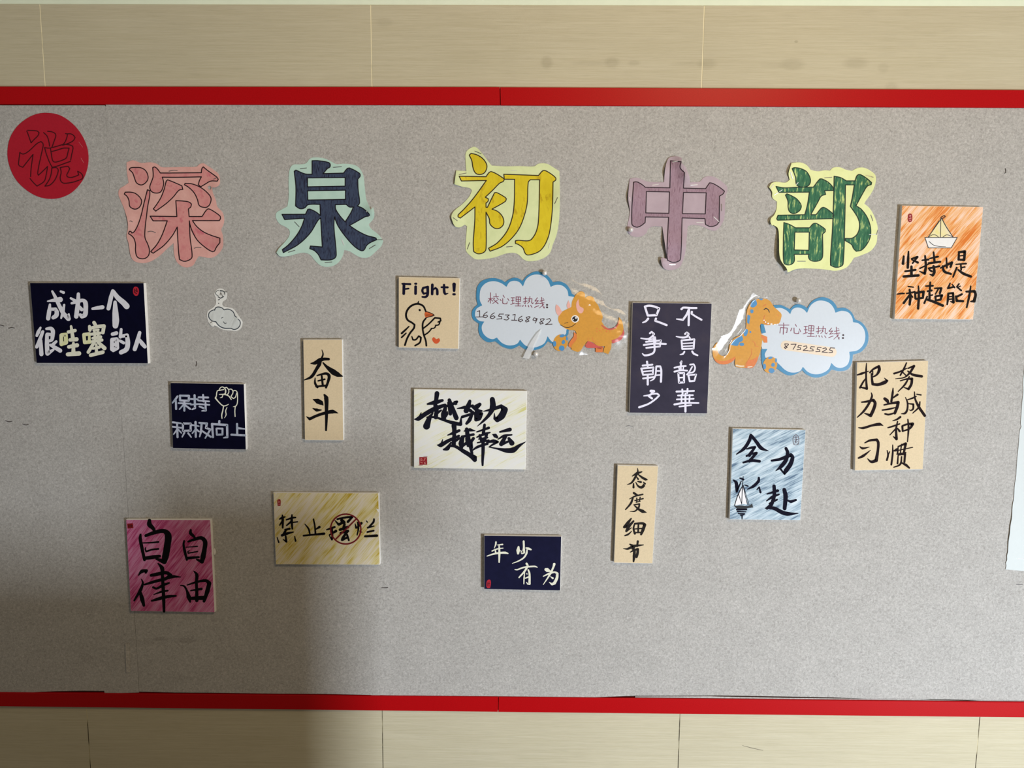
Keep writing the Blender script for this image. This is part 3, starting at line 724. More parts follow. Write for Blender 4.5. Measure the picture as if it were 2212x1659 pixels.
Z(245, 1100, 7)
r = board('magenta crayon board with four large black characters, lowest sign at the left', '190,157 1467,160 1532,1560 262,1540',
          crayon('magenta_crayon', (206, 142, 176), (190, 96, 138), (160, 44, 96), 52, .5, contrast=.8))
chars(r, M_INK, 40,
 '545,170,46 545,230,66 600,290,48 630,350,32 / 410,385,28 405,440,44 430,580,44 470,765,38 / 490,400,38 600,360,48 760,330,54 825,390,88 815,550,88 785,720,88 770,795,64 650,750,28 / 450,510,16 580,505,20 680,495,26 / 490,580,14 480,600,16! 495,640,22! 580,612,24 680,600,24 / 480,740,44 600,725,52 700,710,36',
 '1170,315,28 1165,360,44 1215,410,34 1240,445,24 / 1070,480,24 1060,530,28 1080,640,38 1110,765,28 / 1130,490,24 1230,455,38 1330,435,48 1385,490,58 1378,600,58 1355,720,68 1340,795,48 1260,760,22 / 1100,575,12 1270,562,18 / 1150,625,12 1125,640,14! 1130,665,16! 1270,640,18 / 1115,740,38 1290,725,28',
 '375,1005,10 430,940,48 500,930,40 490,960,28 / 420,1055,10 445,1110,28 410,1220,44 315,1380,24 / 410,1265,38 435,1360,58 460,1455,34 / 675,820,16 735,890,56 740,1000,40 750,1150,44 760,1350,44 765,1545,34 / 570,1000,38 650,985,48 800,960,44 865,1000,48 780,1060,38 / 470,1140,24 600,1100,38 750,1060,40 900,1020,40 1015,1025,12 / 600,1180,28 650,1200,28 750,1150,38 840,1115,24 / 610,1290,12 720,1250,28 820,1230,24 / 580,1385,24 700,1350,44 830,1320,40 945,1310,24',
 '1215,935,12 1260,990,44 1255,1100,38 1260,1230,40 1260,1380,46 / 1010,1150,10 1070,1165,24 1110,1230,28 1140,1330,58 1160,1400,24 / 1120,1145,18 1260,1100,28 1400,1080,38 1450,1120,54 1420,1240,58 1370,1390,38 / 1170,1230,18 1330,1205,34 / 1140,1350,38 1380,1340,58')
seal(r, M_SEAL, M_DARK, '208,218! 295,212! 302,285! 215,294!', '228,235,8 228,275,8 / 250,230,8 250,280,8 / 275,232,8 278,275,8 / 222,255,8 290,250,8')
fl = Flat(FELT+.004); fl.poly([parse('1512,600 1530,590 1548,650 1535,690 1518,690')[0]])
sheet_obj('glue_blob', fl, plain('clear_white_glue', (225, 222, 215), .2, .6), r, .003)

Z(560, 1030, 7)
r = board('yellow crayon board with a red no-entry circle drawn over its writing', '212,242 1805,247 1826,1330 250,1325',
          crayon('yellow_crayon', (218, 208, 190), (208, 194, 132), (184, 156, 46), 50, .46, contrast=.75))
chars(r, M_INK, 24,
 '305,640,16 345,620,34 390,605,18 / 350,580,18 355,640,34 355,770,24 / 355,660,24 310,730,18 / 410,650,18 500,620,28 550,615,18 / 495,575,18 490,650,34 500,785,24 / 480,680,28 415,735,18 / 500,690,18 580,680,16 / 390,800,24 460,785,28 / 345,885,34 430,855,34 515,835,16 / 400,810,28 370,870,38 / 400,900,24 410,980,28! 360,945,10 / 270,915,12 295,990,20 / 535,900,12 550,970,24',
 '820,640,20 840,740,22 850,860,24 / 860,790,18 910,760,34 / 690,715,12 745,785,24 765,860,20 / 670,890,24 820,875,24 980,860,34',
 '1020,800,18 1080,780,28 1140,760,28 / 1100,770,24 1105,880,28 1100,950,24! 1060,890,12 / 1060,880,18 1160,820,36 / 1145,660,12 1200,720,34 / 1180,640,24 1300,615,28 1410,605,28 1340,680,34 / 1250,660,46 1280,690,46 / 1210,720,34 1260,690,38 / 1220,800,34 1340,760,38 / 1290,720,34 1270,790,38 / 1230,850,28 1340,820,38 / 1330,830,34 1260,930,34 1250,955,28 / 1260,955,28 1340,910,28 / 1330,880,28 1355,960,24',
 '1450,710,12 1465,770,28 / 1545,700,34 1480,770,24 / 1490,690,24 1500,780,24 1480,880,16 / 1520,820,14 1555,840,10 / 1620,665,12 1635,685,16 / 1735,640,24 1730,680,28 1660,760,24 / 1640,770,24 1735,745,16 / 1635,835,24 1730,815,24 / 1600,900,28 1780,890,34')
fl = Flat(HB+.0006)
ring = [(ZX+(1308+229*math.cos(a*math.pi/18))/ZK, ZY+(790+226*math.sin(a*math.pi/18))/ZK, 22/ZK, False) for a in range(36)]
fl.stroke(ring, True)
for st in parse('1155,945,22 1460,645,22'): fl.stroke(st)
flat_obj('no_entry_circle', fl, plain('dark_red_ink', (112, 14, 24), .6, .3), r)
seal(r, M_SEAL, M_PALE, '275,350 300,335 322,345 322,440! 280,442! 275,400', '292,365,7 305,380,7 292,395,7 / 305,410,7 295,425,7')
shape(r, 'chipped_corner', M_FOAM, '1765,478! 1800,490 1816,470! 1818,545! 1790,520')

# Fight! ---------------------------------------------------------------------
Z(840, 580, 8.639)
r = board('tan board reading Fight! with a doodle of a duck and a small orange heart', '182,155 1325,182 1300,1500 182,1475', M_TAN)
M_BLUEBLK = plain('blue_black_ink', (20, 18, 40), .7, .06)
chars(r, M_BLUEBLK, 40,
 '250,285,28 400,292,34 / 283,290,46 278,470,44 / 290,385,28 368,375,28',
 '492,283,34 512,283,34 / 500,340,44 498,470,42',
 '720,345,36 640,362,36 625,420,38 650,470,34 715,455,28 / 725,345,44 722,490,44 690,530,38 625,530,28',
 '812,305,44 808,478,42 / 825,400,24 870,362,30 900,395,40 905,478,42',
 '1030,308,38 1035,440,44 1052,478,34 1105,465,12 / 982,350,30 1098,352,34',
 '1218,295,58 1218,415,42 / 1205,482,36 1230,482,36', name='letter')
chars(r, M_INK, 30,
 '690,800,26 640,700,30 540,660,32 430,690,32 350,770,32 320,870,32 350,960,32 430,1010,30 480,1050,30 470,1110,30 400,1200,30 340,1310,30 300,1430,30 / 690,930,26 640,1000,28 630,1100,28 650,1230,28 690,1350,28 700,1440,28 / 640,1120,24 740,1040,24 860,920,26 / 860,920,26 960,930,26 970,975,24 920,1000,22 / 955,990,22 930,1050,22 870,1060,20 / 880,1060,20 850,1110,20 790,1120,20 / 800,1120,22 740,1190,22 660,1245,24 / 240,1210,32 300,1155,30 375,1082,20 / 240,1285,28 320,1208,22 / 430,1270,18 450,1330,26 500,1330,26 560,1260,26 600,1290,28 580,1380,28 490,1440,26', name='duck_drawing')
chars(r, M_INK, 30, '575,775,34 578,778,34', name='duck_eye', dh=.0004)
M_ORANGE = plain('orange_ink', (196, 92, 40), .6, .3)
b = shape(r, 'duck_bill', M_ORANGE, '680,800 740,815 820,850 850,870 810,890 740,905 690,925! 665,860')
fl = Flat(HB+.0005)
for s in parse('680,800,14 740,815 820,850 850,870 810,890 740,905 690,925 / 690,868,10 760,866 830,872,6'): fl.stroke(s)
flat_obj('outline', fl, M_INK, b)
shape(r, 'heart', plain('orange_red_ink', (204, 84, 40), .6, .3), '875,1405 825,1365 808,1310 840,1278 885,1320! 935,1300 956,1340 920,1390')
shape(r, 'duck_tuft', M_INK, '530,650 545,610 565,600! 560,640 575,655')

# the harder you work ----------------------------------------------------------
Z(860, 810, 7)
r = board('white board with yellow pencil strokes, bold black calligraphy and a red square seal', '238,215 1948,242 1926,1430 238,1405',
          crayon('pale_yellow_pencil', (222, 222, 218), (222, 221, 204), (204, 200, 128), 28, .40, contrast=.8))
M_BB = plain('blue_black_brush_ink', (20, 20, 32), .7, .06)
chars(r, M_BB, 40,
 '588,280,62 575,380,52 560,470,48 / 445,440,24 560,415,62 670,385,36 / 250,670,14 300,665,56 420,585,58 560,510,62 710,455,40 / 350,570,10 325,640,38 / 590,480,48 570,640,56 / 600,570,36 650,535,24 / 530,570,14 475,650,58 430,775,90 / 440,640,24 560,640,28 700,685,34 850,730,50 945,745,46! 955,640,14 / 775,380,46 800,450,52 845,560,58 880,650,62 910,640,12 / 710,480,30 840,435,40 890,445,10 / 850,405,20 890,405,34 870,450,14 / 715,500,44 690,590,70 690,660,64 / 690,660,36 740,590,36 745,555,16 / 760,420,30 790,590,44',
 '1085,395,40 1060,470,64 1030,540,70 / 895,508,12 1000,490,40 1130,465,34 / 1040,500,34 1100,545,46 / 1150,485,38 1235,445,46 1170,540,24 / 1120,485,24 1190,530,44 1265,545,24 / 970,635,36 1080,600,34 1180,575,34 1265,585,40! 1220,650,72 1180,675,52 1155,600,10 / 1130,560,36 1080,680,52 1035,735,34 / 1180,530,40 1200,620,60',
 '1425,370,66 1432,480,80 1385,590,48 1290,695,32 1195,778,6 / 1292,550,10 1420,520,44 1560,472,48 1612,525,84 1565,620,90 1500,675,70! 1460,660,34 1455,575,8',
 '845,768,66 850,840,56 835,890,44 / 750,910,14 850,872,44 925,840,36 / 592,1060,12 640,1062,56 760,995,46 920,920,30 / 675,972,8 655,1040,28 / 850,900,48 840,1060,58 / 860,1000,38 930,955,30 / 800,1020,18 745,1110,60 690,1128,24 / 760,1075,26 860,1080,38 1000,1160,54 1110,1230,60 1160,1285,56! 1175,1240,30 1100,1185,10 / 1038,820,48 1055,930,60 1085,1050,44 1118,1185,36 / 1000,850,14 1040,830,30 / 1085,830,46 1165,845,10 / 990,930,34 1140,900,34 / 975,940,50 955,1040,72 960,1095,44 / 960,1085,36 1045,1020,36 / 1140,960,40 1060,1070,40 / 1030,960,26 1050,1040,48',
 '1308,755,36 1290,880,44 / 1190,862,18 1370,800,36 / 1190,942,18 1300,895,38 1390,870,18 / 1235,915,36 1262,1000,38 / 1340,900,38 1310,990,36 / 1220,970,18 1350,945,26 / 1200,1025,18 1370,990,28 / 1110,1150,14 1200,1090,34 1350,1040,34 / 1118,1000,14 1115,1100,34 / 1285,980,44 1285,1150,44 1278,1290,34 1278,1365,26',
 '1430,900,14 1465,915,56 1495,940,36 / 1540,862,24 1690,825,52 / 1510,972,14 1600,922,36 1720,905,18 / 1625,930,44 1560,1045,58 / 1560,1050,44 1680,1000,26 / 1675,960,38 1720,1030,70 / 1340,1022,18 1440,1000,48 1505,1012,34! 1420,1060,24 1375,1090,14! 1500,1115,24 1640,1142,60 1740,1135,72 1830,1070,40 1930,1010,6')
seal(r, M_SEAL, M_PALE, '320,1242! 438,1242! 440,1358! 322,1358!', '345,1262,7 345,1305,7 / 345,1262,6 365,1275,6 / 345,1285,6 368,1300,6 / 400,1265,7 390,1300,7 / 400,1265,6 418,1268,6 / 340,1325,6 370,1330,6 / 395,1325,6 420,1345,6 / 410,1315,6 400,1345,6')
chars(r, M_SEAL, 6, '312,1365,7 370,1365,5', '385,1230,5 440,1232,7', name='seal_edge')

Z(1010, 1130, 9.534)
r = board('navy board with four thin cream characters and a red seal, lowest sign in the middle', '340,256 1935,273 1912,1390 340,1360', plain('deep_blue_face', (20, 21, 48), .7, .08, .12, 60))
chars(r, M_CREAM, 26,
 '585,390,28 580,440,28 550,515,10 / 615,450,14 720,440,28 / 505,575,22 600,535,24 730,515,16 / 570,540,18 580,610,28 / 400,680,16 520,640,28 650,615,34 780,610,40 830,625,22 / 650,460,24 655,620,40 650,805,24',
 '1050,490,32 1042,560,64 1040,625,38 / 1155,375,34 1160,500,34 1155,600,54! 1120,620,34 1095,560,12 / 1205,512,24 1255,525,40 1305,545,28 / 1225,550,24 1215,620,34 1160,710,28 1050,780,24 920,830,10',
 '975,955,16 1020,960,24 1150,915,28 1380,890,28 1435,910,16 / 1215,835,38 1235,870,38 1190,970,34 1060,1120,24 / 1178,1000,14 1165,1120,24 1160,1250,18 / 1250,965,28 1275,1040,34 1275,1250,42! 1240,1255,24 1210,1215,10 / 1190,1135,18 1250,1110,28 / 1220,1035,14 1225,1050,18',
 '1785,845,46 1770,900,34 1700,1050,34 1560,1265,12 / 1560,1095,16 1680,1040,34 1800,1010,28 1848,1040,44 1840,1130,48 1790,1235,54! 1740,1260,40 1680,1215,8 / 1705,1100,10 1755,1135,34 / 1612,955,50 1640,965,72 1695,990,34')
seal(r, M_SEALB, M_DARK, '400,1190 440,1162 470,1170 480,1240 465,1335 400,1330 388,1270', '420,1210,9 415,1300,9 / 445,1205,9 445,1305,9 / 410,1250,8 460,1245,8')

Z(1220, 990, 7)
r = board('narrow upright tan board with four stacked characters, beside the blue crayon board', '800,105 1412,118 1326,1592 745,1580', M_TAN)
M_BRINK = plain('brown_black_ink', (36, 32, 30), .7, .06)
chars(r, M_BRINK, 22,
 '1100,150,8 1105,200,22 1070,280,28 1010,370,24 945,400,8 / 1020,270,10 1090,230,36 1165,205,16 / 1100,235,14 1170,290,30 1225,320,34 1250,325,10 / 1085,280,14 1110,315,24 / 1040,385,18 1040,440,28 / 1075,365,12 1110,420,24 1160,440,36 1195,415,34 1190,385,8 / 1105,350,16 1150,360,30 / 1190,360,12 1215,385,24',
 '1045,525,30 1090,555,28 / 980,615,10 1060,575,20 1180,545,20 / 1030,600,24 1000,680,28 920,775,16 / 1060,640,14 1185,610,18 / 1090,600,16 1090,660,16 / 1140,590,16 1130,650,16 / 1080,665,14 1140,650,14 / 1045,705,14 1130,690,20 1120,740,24 1060,800,18 985,805,6 / 1060,720,16 1118,770,30 1180,803,46 1235,818,8',
 '1005,910,18 960,970,40 900,1040,34 960,1030,28 / 1040,950,24 970,1030,40 930,1100,28 / 930,1105,24 1010,1050,10 / 910,1170,18 960,1150,24 1015,1100,8 / 1060,985,18 1040,1060,24 1060,1140,28 / 1060,990,24 1180,985,34 1210,1005,40 1180,1090,40 1155,1150,28 / 1115,1000,22 1110,1120,24 / 1050,1070,14 1170,1060,18 / 1060,1125,18 1170,1120,18',
 '885,1365,8 950,1370,26 1040,1330,40 1190,1310,12 / 985,1300,18 1040,1330,40 1020,1370,18 / 1105,1255,28 1095,1330,24 / 1050,1350,24 1030,1390,18 / 990,1420,12 1060,1385,24 1105,1375,34 1100,1440,34 1085,1490,34 / 1055,1390,34 1050,1480,40 1040,1560,22')

Z(1340, 640, 6.5059)
r = board('dark violet board with two columns of white writing, between the two cloud hotline signs', '172,88 1287,98 1222,1652 128,1640', M_NAVY2)
chars(r, M_LAV, 24,
 '345,145,26 385,270,26 / 345,145,26 400,132 470,142 545,170,28! 510,265,26 385,270,26 / 390,315,28 360,350,24 315,370,16 / 500,315,28 490,345,24! 560,370,24 650,405,26',
 '415,520,22 440,500 475,530 440,570 390,600 290,590,16 / 400,615,16 490,590,20 / 450,570,18 490,575 495,640,22 / 360,640,22 570,620 555,705 365,725,22 / 330,685,24 480,665 640,670,22 / 470,600,24 480,700 475,780 430,815 340,830 310,805,12',
 '375,920,26 385,990,22 / 315,975,24 450,960,22 / 295,1015,24 320,1105,22 / 295,1015,22 465,1000 455,1095 320,1105,22 / 315,1060,18 460,1045 / 320,1155,22 470,1135 / 385,1105,24 385,1240,26 / 505,985,20 495,1100 470,1160 420,1190,10 / 510,985,24 560,985 575,1040 570,1200,26 / 500,1050,18 570,1050 / 500,1110,18 570,1105',
 '430,1332,34 470,1335,34 / 465,1340,24 420,1385 330,1400,14 / 450,1375,18 520,1370,22 545,1395 500,1440 400,1510 265,1560,26 / 400,1405,22 445,1435,26',
 '860,180,28 880,160,24 1000,165 1070,165,24 / 965,180,26 930,260 880,330 790,320,14 / 965,185,26 960,405,26 / 1005,220,28 1000,245,22 1060,285 1140,330,24',
 '910,530,24 935,510 960,530 930,570 870,580 785,565,12 / 895,580,20 960,565 980,590 / 860,620,22 870,740 / 860,620,22 1040,605 1030,735 870,740 / 870,665,16 1030,655 / 870,705,16 1030,695 / 900,780,22 880,810 840,820,12 / 1010,775,24 1030,805 1085,830,20',
 '845,935,22 860,915 850,975 850,1040 / 760,1005,20 840,985 920,980,20 / 760,1060,22 850,1040 940,1045,20 / 820,990,16 830,1030 / 890,985,16 880,1035 / 815,1080,22 825,1215,24 895,1210 895,1080 815,1080 / 820,1145,18 895,1140 / 980,960,20 1030,955 1050,1000 1030,1060 960,1080,18 / 1010,990,18 970,1060 935,1100,18 / 955,1110,22 975,1190 / 955,1110,20 1065,1100 1040,1190 975,1195,22',
 '790,1340,24 1035,1330,20 / 870,1310,22 875,1370 / 945,1300,22 940,1360 / 810,1395,20 1020,1390 / 795,1450,20 1030,1440 / 860,1385,20 860,1490 / 975,1385,20 970,1490 / 915,1370,22 915,1620,26 / 760,1520,24 900,1500 1100,1500,18 / 830,1550,20 995,1530,18')

Z(1520, 915, 7)
r = board('blue crayon board with four black characters and a white-sailed boat', '440,75 1542,95 1462,1462 392,1450',
          crayon('blue_crayon', (206, 218, 224), (166, 186, 198), (92, 114, 136), 28, .52, 20, 380, contrast=.8))
M_NAVINK = plain('navy_black_ink', (16, 14, 30), .7, .06)
chars(r, M_NAVINK, 40,
 '715,175,38 690,260,44 610,380,44 495,465,12 / 730,190,38 800,280,44 870,370,50 980,415,8 / 650,385,16 720,365,34 780,355,28 690,480,44 / 650,490,28 720,460,28 800,445,34 690,570,38 / 600,590,24 720,560,38 845,570,38',
 '1245,375,38 1270,440,44 1240,560,54 1170,650,48 1090,715,8 / 1030,560,28 1150,540,38 1320,475,48 1345,510,48 1310,620,58 1240,720,58 1225,765,22! 1150,670,26',
 '445,850,12 490,890,44 500,960,44 500,1030,28! 570,870,12 / 550,825,18 600,845,28 / 835,820,28 830,870,38 750,950,38 660,995,8 / 620,930,12 670,945,18 / 805,1000,12 840,960,18! 860,1040,28',
 '1065,945,44 1070,1060,48 1060,1140,44 / 960,1065,18 1120,1015,38 / 950,1170,12 1040,1110,38 1140,1070,22 / 1060,1130,44 1020,1230,48 960,1280,38 / 1000,1210,28 1110,1150,24 / 940,1280,18 1060,1280,48 1180,1340,54 1270,1365,54 1430,1358,8 / 1220,1000,48 1240,1100,58 1225,1285,48 / 1275,1165,22 1320,1180,38 1395,1155,28')
b = shape(r, 'sail', plain('white_sail_paint', (228, 226, 226), .6, .3, .02), '592,930! 640,1130 660,1222! 580,1215!', '578,965! 535,1070! 575,1200!', '525,1080! 470,1235! 572,1220!', dh=.0006)
fl = Flat(HB+.0008)
for s in parse('600,800,8 590,930,10 575,1220,10 / 580,960,9 520,1080 468,1240,9 / 530,1075,8 575,1215 / 592,925,9 640,1130 662,1222 / 600,930,5 690,1235'): fl.stroke(s)
flat_obj('rigging', fl, M_NAVINK, b)
shape(r, 'boat_hull', plain('dark_hull_paint', (24, 26, 28), .6, .3), '460,1248! 560,1240 680,1246 735,1210! 748,1270 660,1282 620,1305 560,1312 505,1285', dh=.0006, limit=55)
chars(r, M_NAVINK, 16, '505,1300,26 650,1300,20 / 512,1330,18 640,1335,12 / 525,1360,14 620,1366,16 / 560,1385,18 612,1382,10 / 582,1390,18 582,1445,10', name='boat_reflection', dh=.0006)
seal_r = Flat(HB+.0004)
for s in parse('1397,165,9 1360,200 1352,250 1360,310 1397,325 1435,310 1440,250 1430,195 1397,165 / 1375,215,8 1420,210 / 1375,245,8 1420,235 1380,275 1425,270 / 1375,300,8 1395,285 1425,300 / 1398,190,8 1398,240'): seal_r.stroke(s)
flat_obj('seal_stamp', seal_r, plain('grey_purple_stamp', (88, 74, 84), .6, .3), r)

Z(1790, 775, 6.7152)
r = board('tan board with nine loose brush characters in three columns, rightmost sign below the orange one', '412,55 1446,28 1366,1604 380,1622', M_TAN)
chars(r, plain('warm_black_ink', (30, 20, 22), .7, .06), 22,
 '550,65,10 545,150,22 545,300,24 555,435,30! 455,410,16 / 415,235,16 480,215,30 580,180,10 / 550,270,12 500,340,22 455,420,24 / 600,200,22 650,150,24 730,110,34 735,160,40 700,230,24 640,265,16 / 640,180,16 640,230,16 / 625,220,24 630,300,28 640,370,32 720,375,36 820,340,46 850,320,28 810,280,8',
 '1130,60,16 1090,150,24 1040,240,20 / 950,215,24 1040,185,22 1130,140,14 / 1060,180,16 1130,250,16 / 1150,140,16 1240,105,30 1180,200,28 1100,270,16 970,290,8 / 1150,180,18 1220,230,32 1350,255,34 / 1040,320,14 1130,295,20 1210,290,32 1200,370,32 1160,440,30 1090,415,8 / 1170,260,16 1110,370,24 1010,475,12',
 '620,495,12 630,540,24 590,640,30 510,760,28 415,850,12 / 480,630,18 560,620,28 650,600,36 675,645,38 650,740,40 610,825,40! 520,790,12',
 '935,425,12 930,490,28 910,620,28 / 815,580,38 850,610,44 870,650,22 / 1000,520,28 930,570,16 / 805,670,18 890,650,24 1010,632,38! 995,700,38 960,790,34 / 780,745,18 880,730,24 980,705,12 / 820,800,22 870,810,24 960,785,18',
 '1115,560,10 1145,640,22 1140,740,24 1110,790,28 1055,798,10 / 1130,600,12 1220,570,22 1270,545,16 / 1150,650,14 1230,660,24 1225,730,24 1190,750,16 1165,740,6 / 1245,480,12 1255,580,22 1310,700,34 1395,825,34 / 1325,625,16 1310,700,22 1220,790,12 / 1280,515,16 1340,525,18',
 '435,1000,12 500,1005,30 620,970,28 740,950,40 790,970,8',
 '1040,845,28 990,880,22 930,900,10 / 860,1000,16 930,980,22 1030,945,18 / 1000,910,16 980,1020,26 985,1165,34! 940,1130,12 / 970,1020,18 890,1105,12 / 1000,1010,16 1030,1050,30 / 1070,980,26 1075,1050,24 / 1070,975,22 1140,950,24 1220,945,38 1180,1010,24 1080,1050,18 / 1150,880,16 1160,1000,26 1145,1205,12',
 '525,1220,14 600,1185,28 700,1175,34 720,1215,34 715,1330,32 690,1475,44 620,1495,34 565,1450,10 / 455,1275,14 490,1300,30 590,1280,8 / 435,1440,22 500,1410,34 610,1325,6',
 '930,1250,12 930,1370,24 910,1535,24 / 850,1330,12 862,1400,22 845,1470,24 / 870,1385,14 885,1350,14 / 940,1340,14 990,1310,24 / 1010,1270,14 1000,1370,22 / 1020,1270,16 1120,1230,32 1090,1370,26 / 1060,1240,14 1040,1370,16 / 960,1340,14 1220,1285,12 / 990,1385,14 1120,1360,16 / 1010,1390,14 1000,1520,22 / 1020,1395,16 1110,1380,28 1100,1500,24 / 1060,1420,16 1040,1530,24 945,1575,12 / 1060,1510,18 1120,1540,34 1170,1583,22')

Z(1860, 435, 6.2841)
r = board('orange crayon board with black writing and a paper sailing boat, highest sign at the right', '558,55 1660,75 1522,1605 453,1596',
          crayon('orange_crayon', (236, 204, 180), (228, 168, 104), (212, 118, 48), 52, .5, contrast=.62))
chars(r, plain('soft_black_ink', (28, 24, 22), .7, .06), 24,
 '580,745,22 570,845,34 / 645,680,18 640,780,30 635,900,30 / 685,780,18 765,755,28 700,840,18 / 690,790,18 770,830,28 / 600,950,22 740,930,26 / 685,885,28 685,1010,32 / 580,1020,30 780,1005,30',
 '830,800,18 915,790,24 / 870,740,22 880,880,30 865,980,32! 795,950,12 / 800,910,18 920,850,16 / 985,690,20 1000,830,28 / 935,775,18 1045,750,24 / 920,840,26 1075,820,26 / 920,910,24 1065,880,22 / 985,880,28 995,960,34 975,1005,30 935,990,12 / 930,930,22 960,950,24',
 '1080,905,18 1150,870,26 1235,830,30 1215,890,26 / 1160,770,18 1165,900,24 / 1110,880,24 1130,950,32 1220,985,26',
 '1330,690,24 1325,790,28 / 1330,690,28 1410,680,32 1400,795,30 1325,790,24 / 1335,740,14 1405,735,14 / 1290,855,16 1425,845,22 / 1355,860,20 1360,930,20 / 1360,900,16 1410,890,18 / 1300,900,22 1250,1025,20 / 1320,930,22 1390,980,32 1490,1020,30',
 '490,1260,14 550,1250,22 585,1250,18',
 '640,1155,16 710,1165,16 / 620,1250,18 730,1230,24 / 660,1200,24 670,1300,32 660,1400,28 / 660,1270,24 580,1380,28 / 680,1270,18 700,1300,18 / 735,1245,24 740,1320,26 / 735,1245,26 850,1225,30 840,1310,26 745,1325,22 / 780,1150,16 785,1300,30 775,1455,28',
 '880,1150,18 975,1145,24 / 940,1100,22 935,1210,26 / 905,1220,24 960,1210,24 / 930,1240,26 930,1320,28 / 930,1280,16 970,1270,18 / 900,1290,18 860,1380,24 / 890,1330,28 980,1360,32 1110,1415,32 / 1000,1180,16 1090,1180,28 1070,1250,24 / 1050,1190,18 1010,1260,16 / 1010,1290,24 1015,1340,24 / 1010,1290,22 1100,1275,28 1080,1335,26 1015,1345,22',
 '1210,1110,16 1180,1180,24 1260,1160,22 / 1240,1130,16 1270,1170,20 / 1330,1120,18 1300,1160,18 1360,1210,22 / 1350,1150,12 1310,1170,16 / 1185,1250,24 1180,1330,28 1170,1400,18 / 1190,1250,24 1250,1245,26 1255,1370,32 1215,1360,12 / 1190,1295,16 1250,1290,16 / 1190,1330,16 1250,1325,16 / 1370,1260,24 1290,1300,24 / 1290,1290,26 1300,1350,30 1385,1355,28',
 '1490,1150,16 1470,1280,28 1435,1440,20 / 1430,1225,24 1540,1220,32 1555,1265,32 1535,1355,36 1490,1360,16')
b = shape(r, 'boat_hull', plain('white_hull_paint', (226, 224, 220), .6, .3, .02), '868,490! 1307,490! 1225,632! 915,632!')
s2 = shape(r, 'sail', marker('pale_yellow_sail', (226, 214, 200), (226, 214, 140), stretch=1, scale=22), '1090,220! 1160,330 1250,488! 912,488! 1000,345')
fl = Flat(HB+.0005)
for s in parse('868,490,9 1307,490 1225,632 915,632 868,490 / 1095,225,10 1000,360,10 912,485,9 / 1100,240,12 1160,350,12 1250,485,10 / 1085,220,9 1078,485 / 915,485,8 970,455 1020,460 1055,490 / 1105,490,8 1160,455 1220,470 1250,485 / 925,545,8 980,590 1050,610 1150,615,5 / 1060,265,8 975,390,6 / 1088,215,10 1130,190 1145,205 1100,240,12'): fl.stroke(s)
flat_obj('boat_outline', fl, plain('thin_black_line', (44, 40, 42), .6, .3), r)
seal(r, M_SEAL, M_PALE, '642,175 665,163 688,172 697,230 682,278 655,283 636,262 633,230', '655,190,6 678,190,6 660,205,6 678,215,6 / 650,235,6 680,230,6 / 655,255,6 675,258,6')
# ------------------------------------------------------------------ laminated cloud signs
def film_mat():
    m = bpy.data.materials.new('clear_laminating_film'); m.use_nodes = True
    t = m.node_tree; t.nodes.clear()
    o = t.nodes.new('ShaderNodeOutputMaterial'); mx = t.nodes.new('ShaderNodeMixShader')
    tr = t.nodes.new('ShaderNodeBsdfTransparent'); gl = t.nodes.new('ShaderNodeBsdfGlossy'); fr = t.nodes.new('ShaderNodeFresnel')
    tr.inputs['Color'].default_value = (.99, .99, .985, 1)
    gl.inputs['Roughness'].default_value = .22
    fr.inputs["IOR"].default_value = 1.38
    ge = t.nodes.new('ShaderNodeNewGeometry'); iv = t.nodes.new('ShaderNodeMath'); iv.operation = 'SUBTRACT'; iv.inputs[0].default_value = 1.0
    ml = t.nodes.new('ShaderNodeMath'); ml.operation = 'MULTIPLY'
    t.links.new(ge.outputs['Backfacing'], iv.inputs[1]); t.links.new(iv.outputs[0], ml.inputs[0]); t.links.new(fr.outputs[0], ml.inputs[1])
    t.links.new(ml.outputs[0], mx.inputs[0]); t.links.new(tr.outputs[0], mx.inputs[1]); t.links.new(gl.outputs[0], mx.inputs[2])
    t.links.new(mx.outputs[0], o.inputs['Surface'])
    return m
M_FILM = film_mat()
M_CLOUDBLUE = plain('cloud_border_blue', (58, 132, 174), .6, .3, .04, 200)
M_CLOUDWHITE = plain('cloud_white_print', (203, 211, 219), .6, .3, .015, 200)
M_TEXT = plain('plum_print', (128, 62, 84), .7, .2)
M_DIGIT = plain('brown_print', (64, 42, 46), .7, .2)
M_DINO = plain('dinosaur_orange_print', (208, 148, 52), .6, .3, .05, 200)
M_DINOD = plain('dark_orange_print', (216, 122, 60), .6, .3, .05, 200)
M_DINOR = plain('coral_red_print', (200, 88, 80), .6, .3, .05, 200)
M_HORN = plain('pink_print', (228, 172, 160), .6, .3, .05)
M_SPOT = plain('spot_blue_print', (74, 138, 188), .6, .3, .05)
M_CREAMP = plain('cream_print', (226, 208, 184), .6, .3, .02)
M_BLACKP = plain('black_print', (22, 18, 20), .5, .3)
M_WHITEP = plain('white_print', (240, 238, 236), .5, .3, .01)

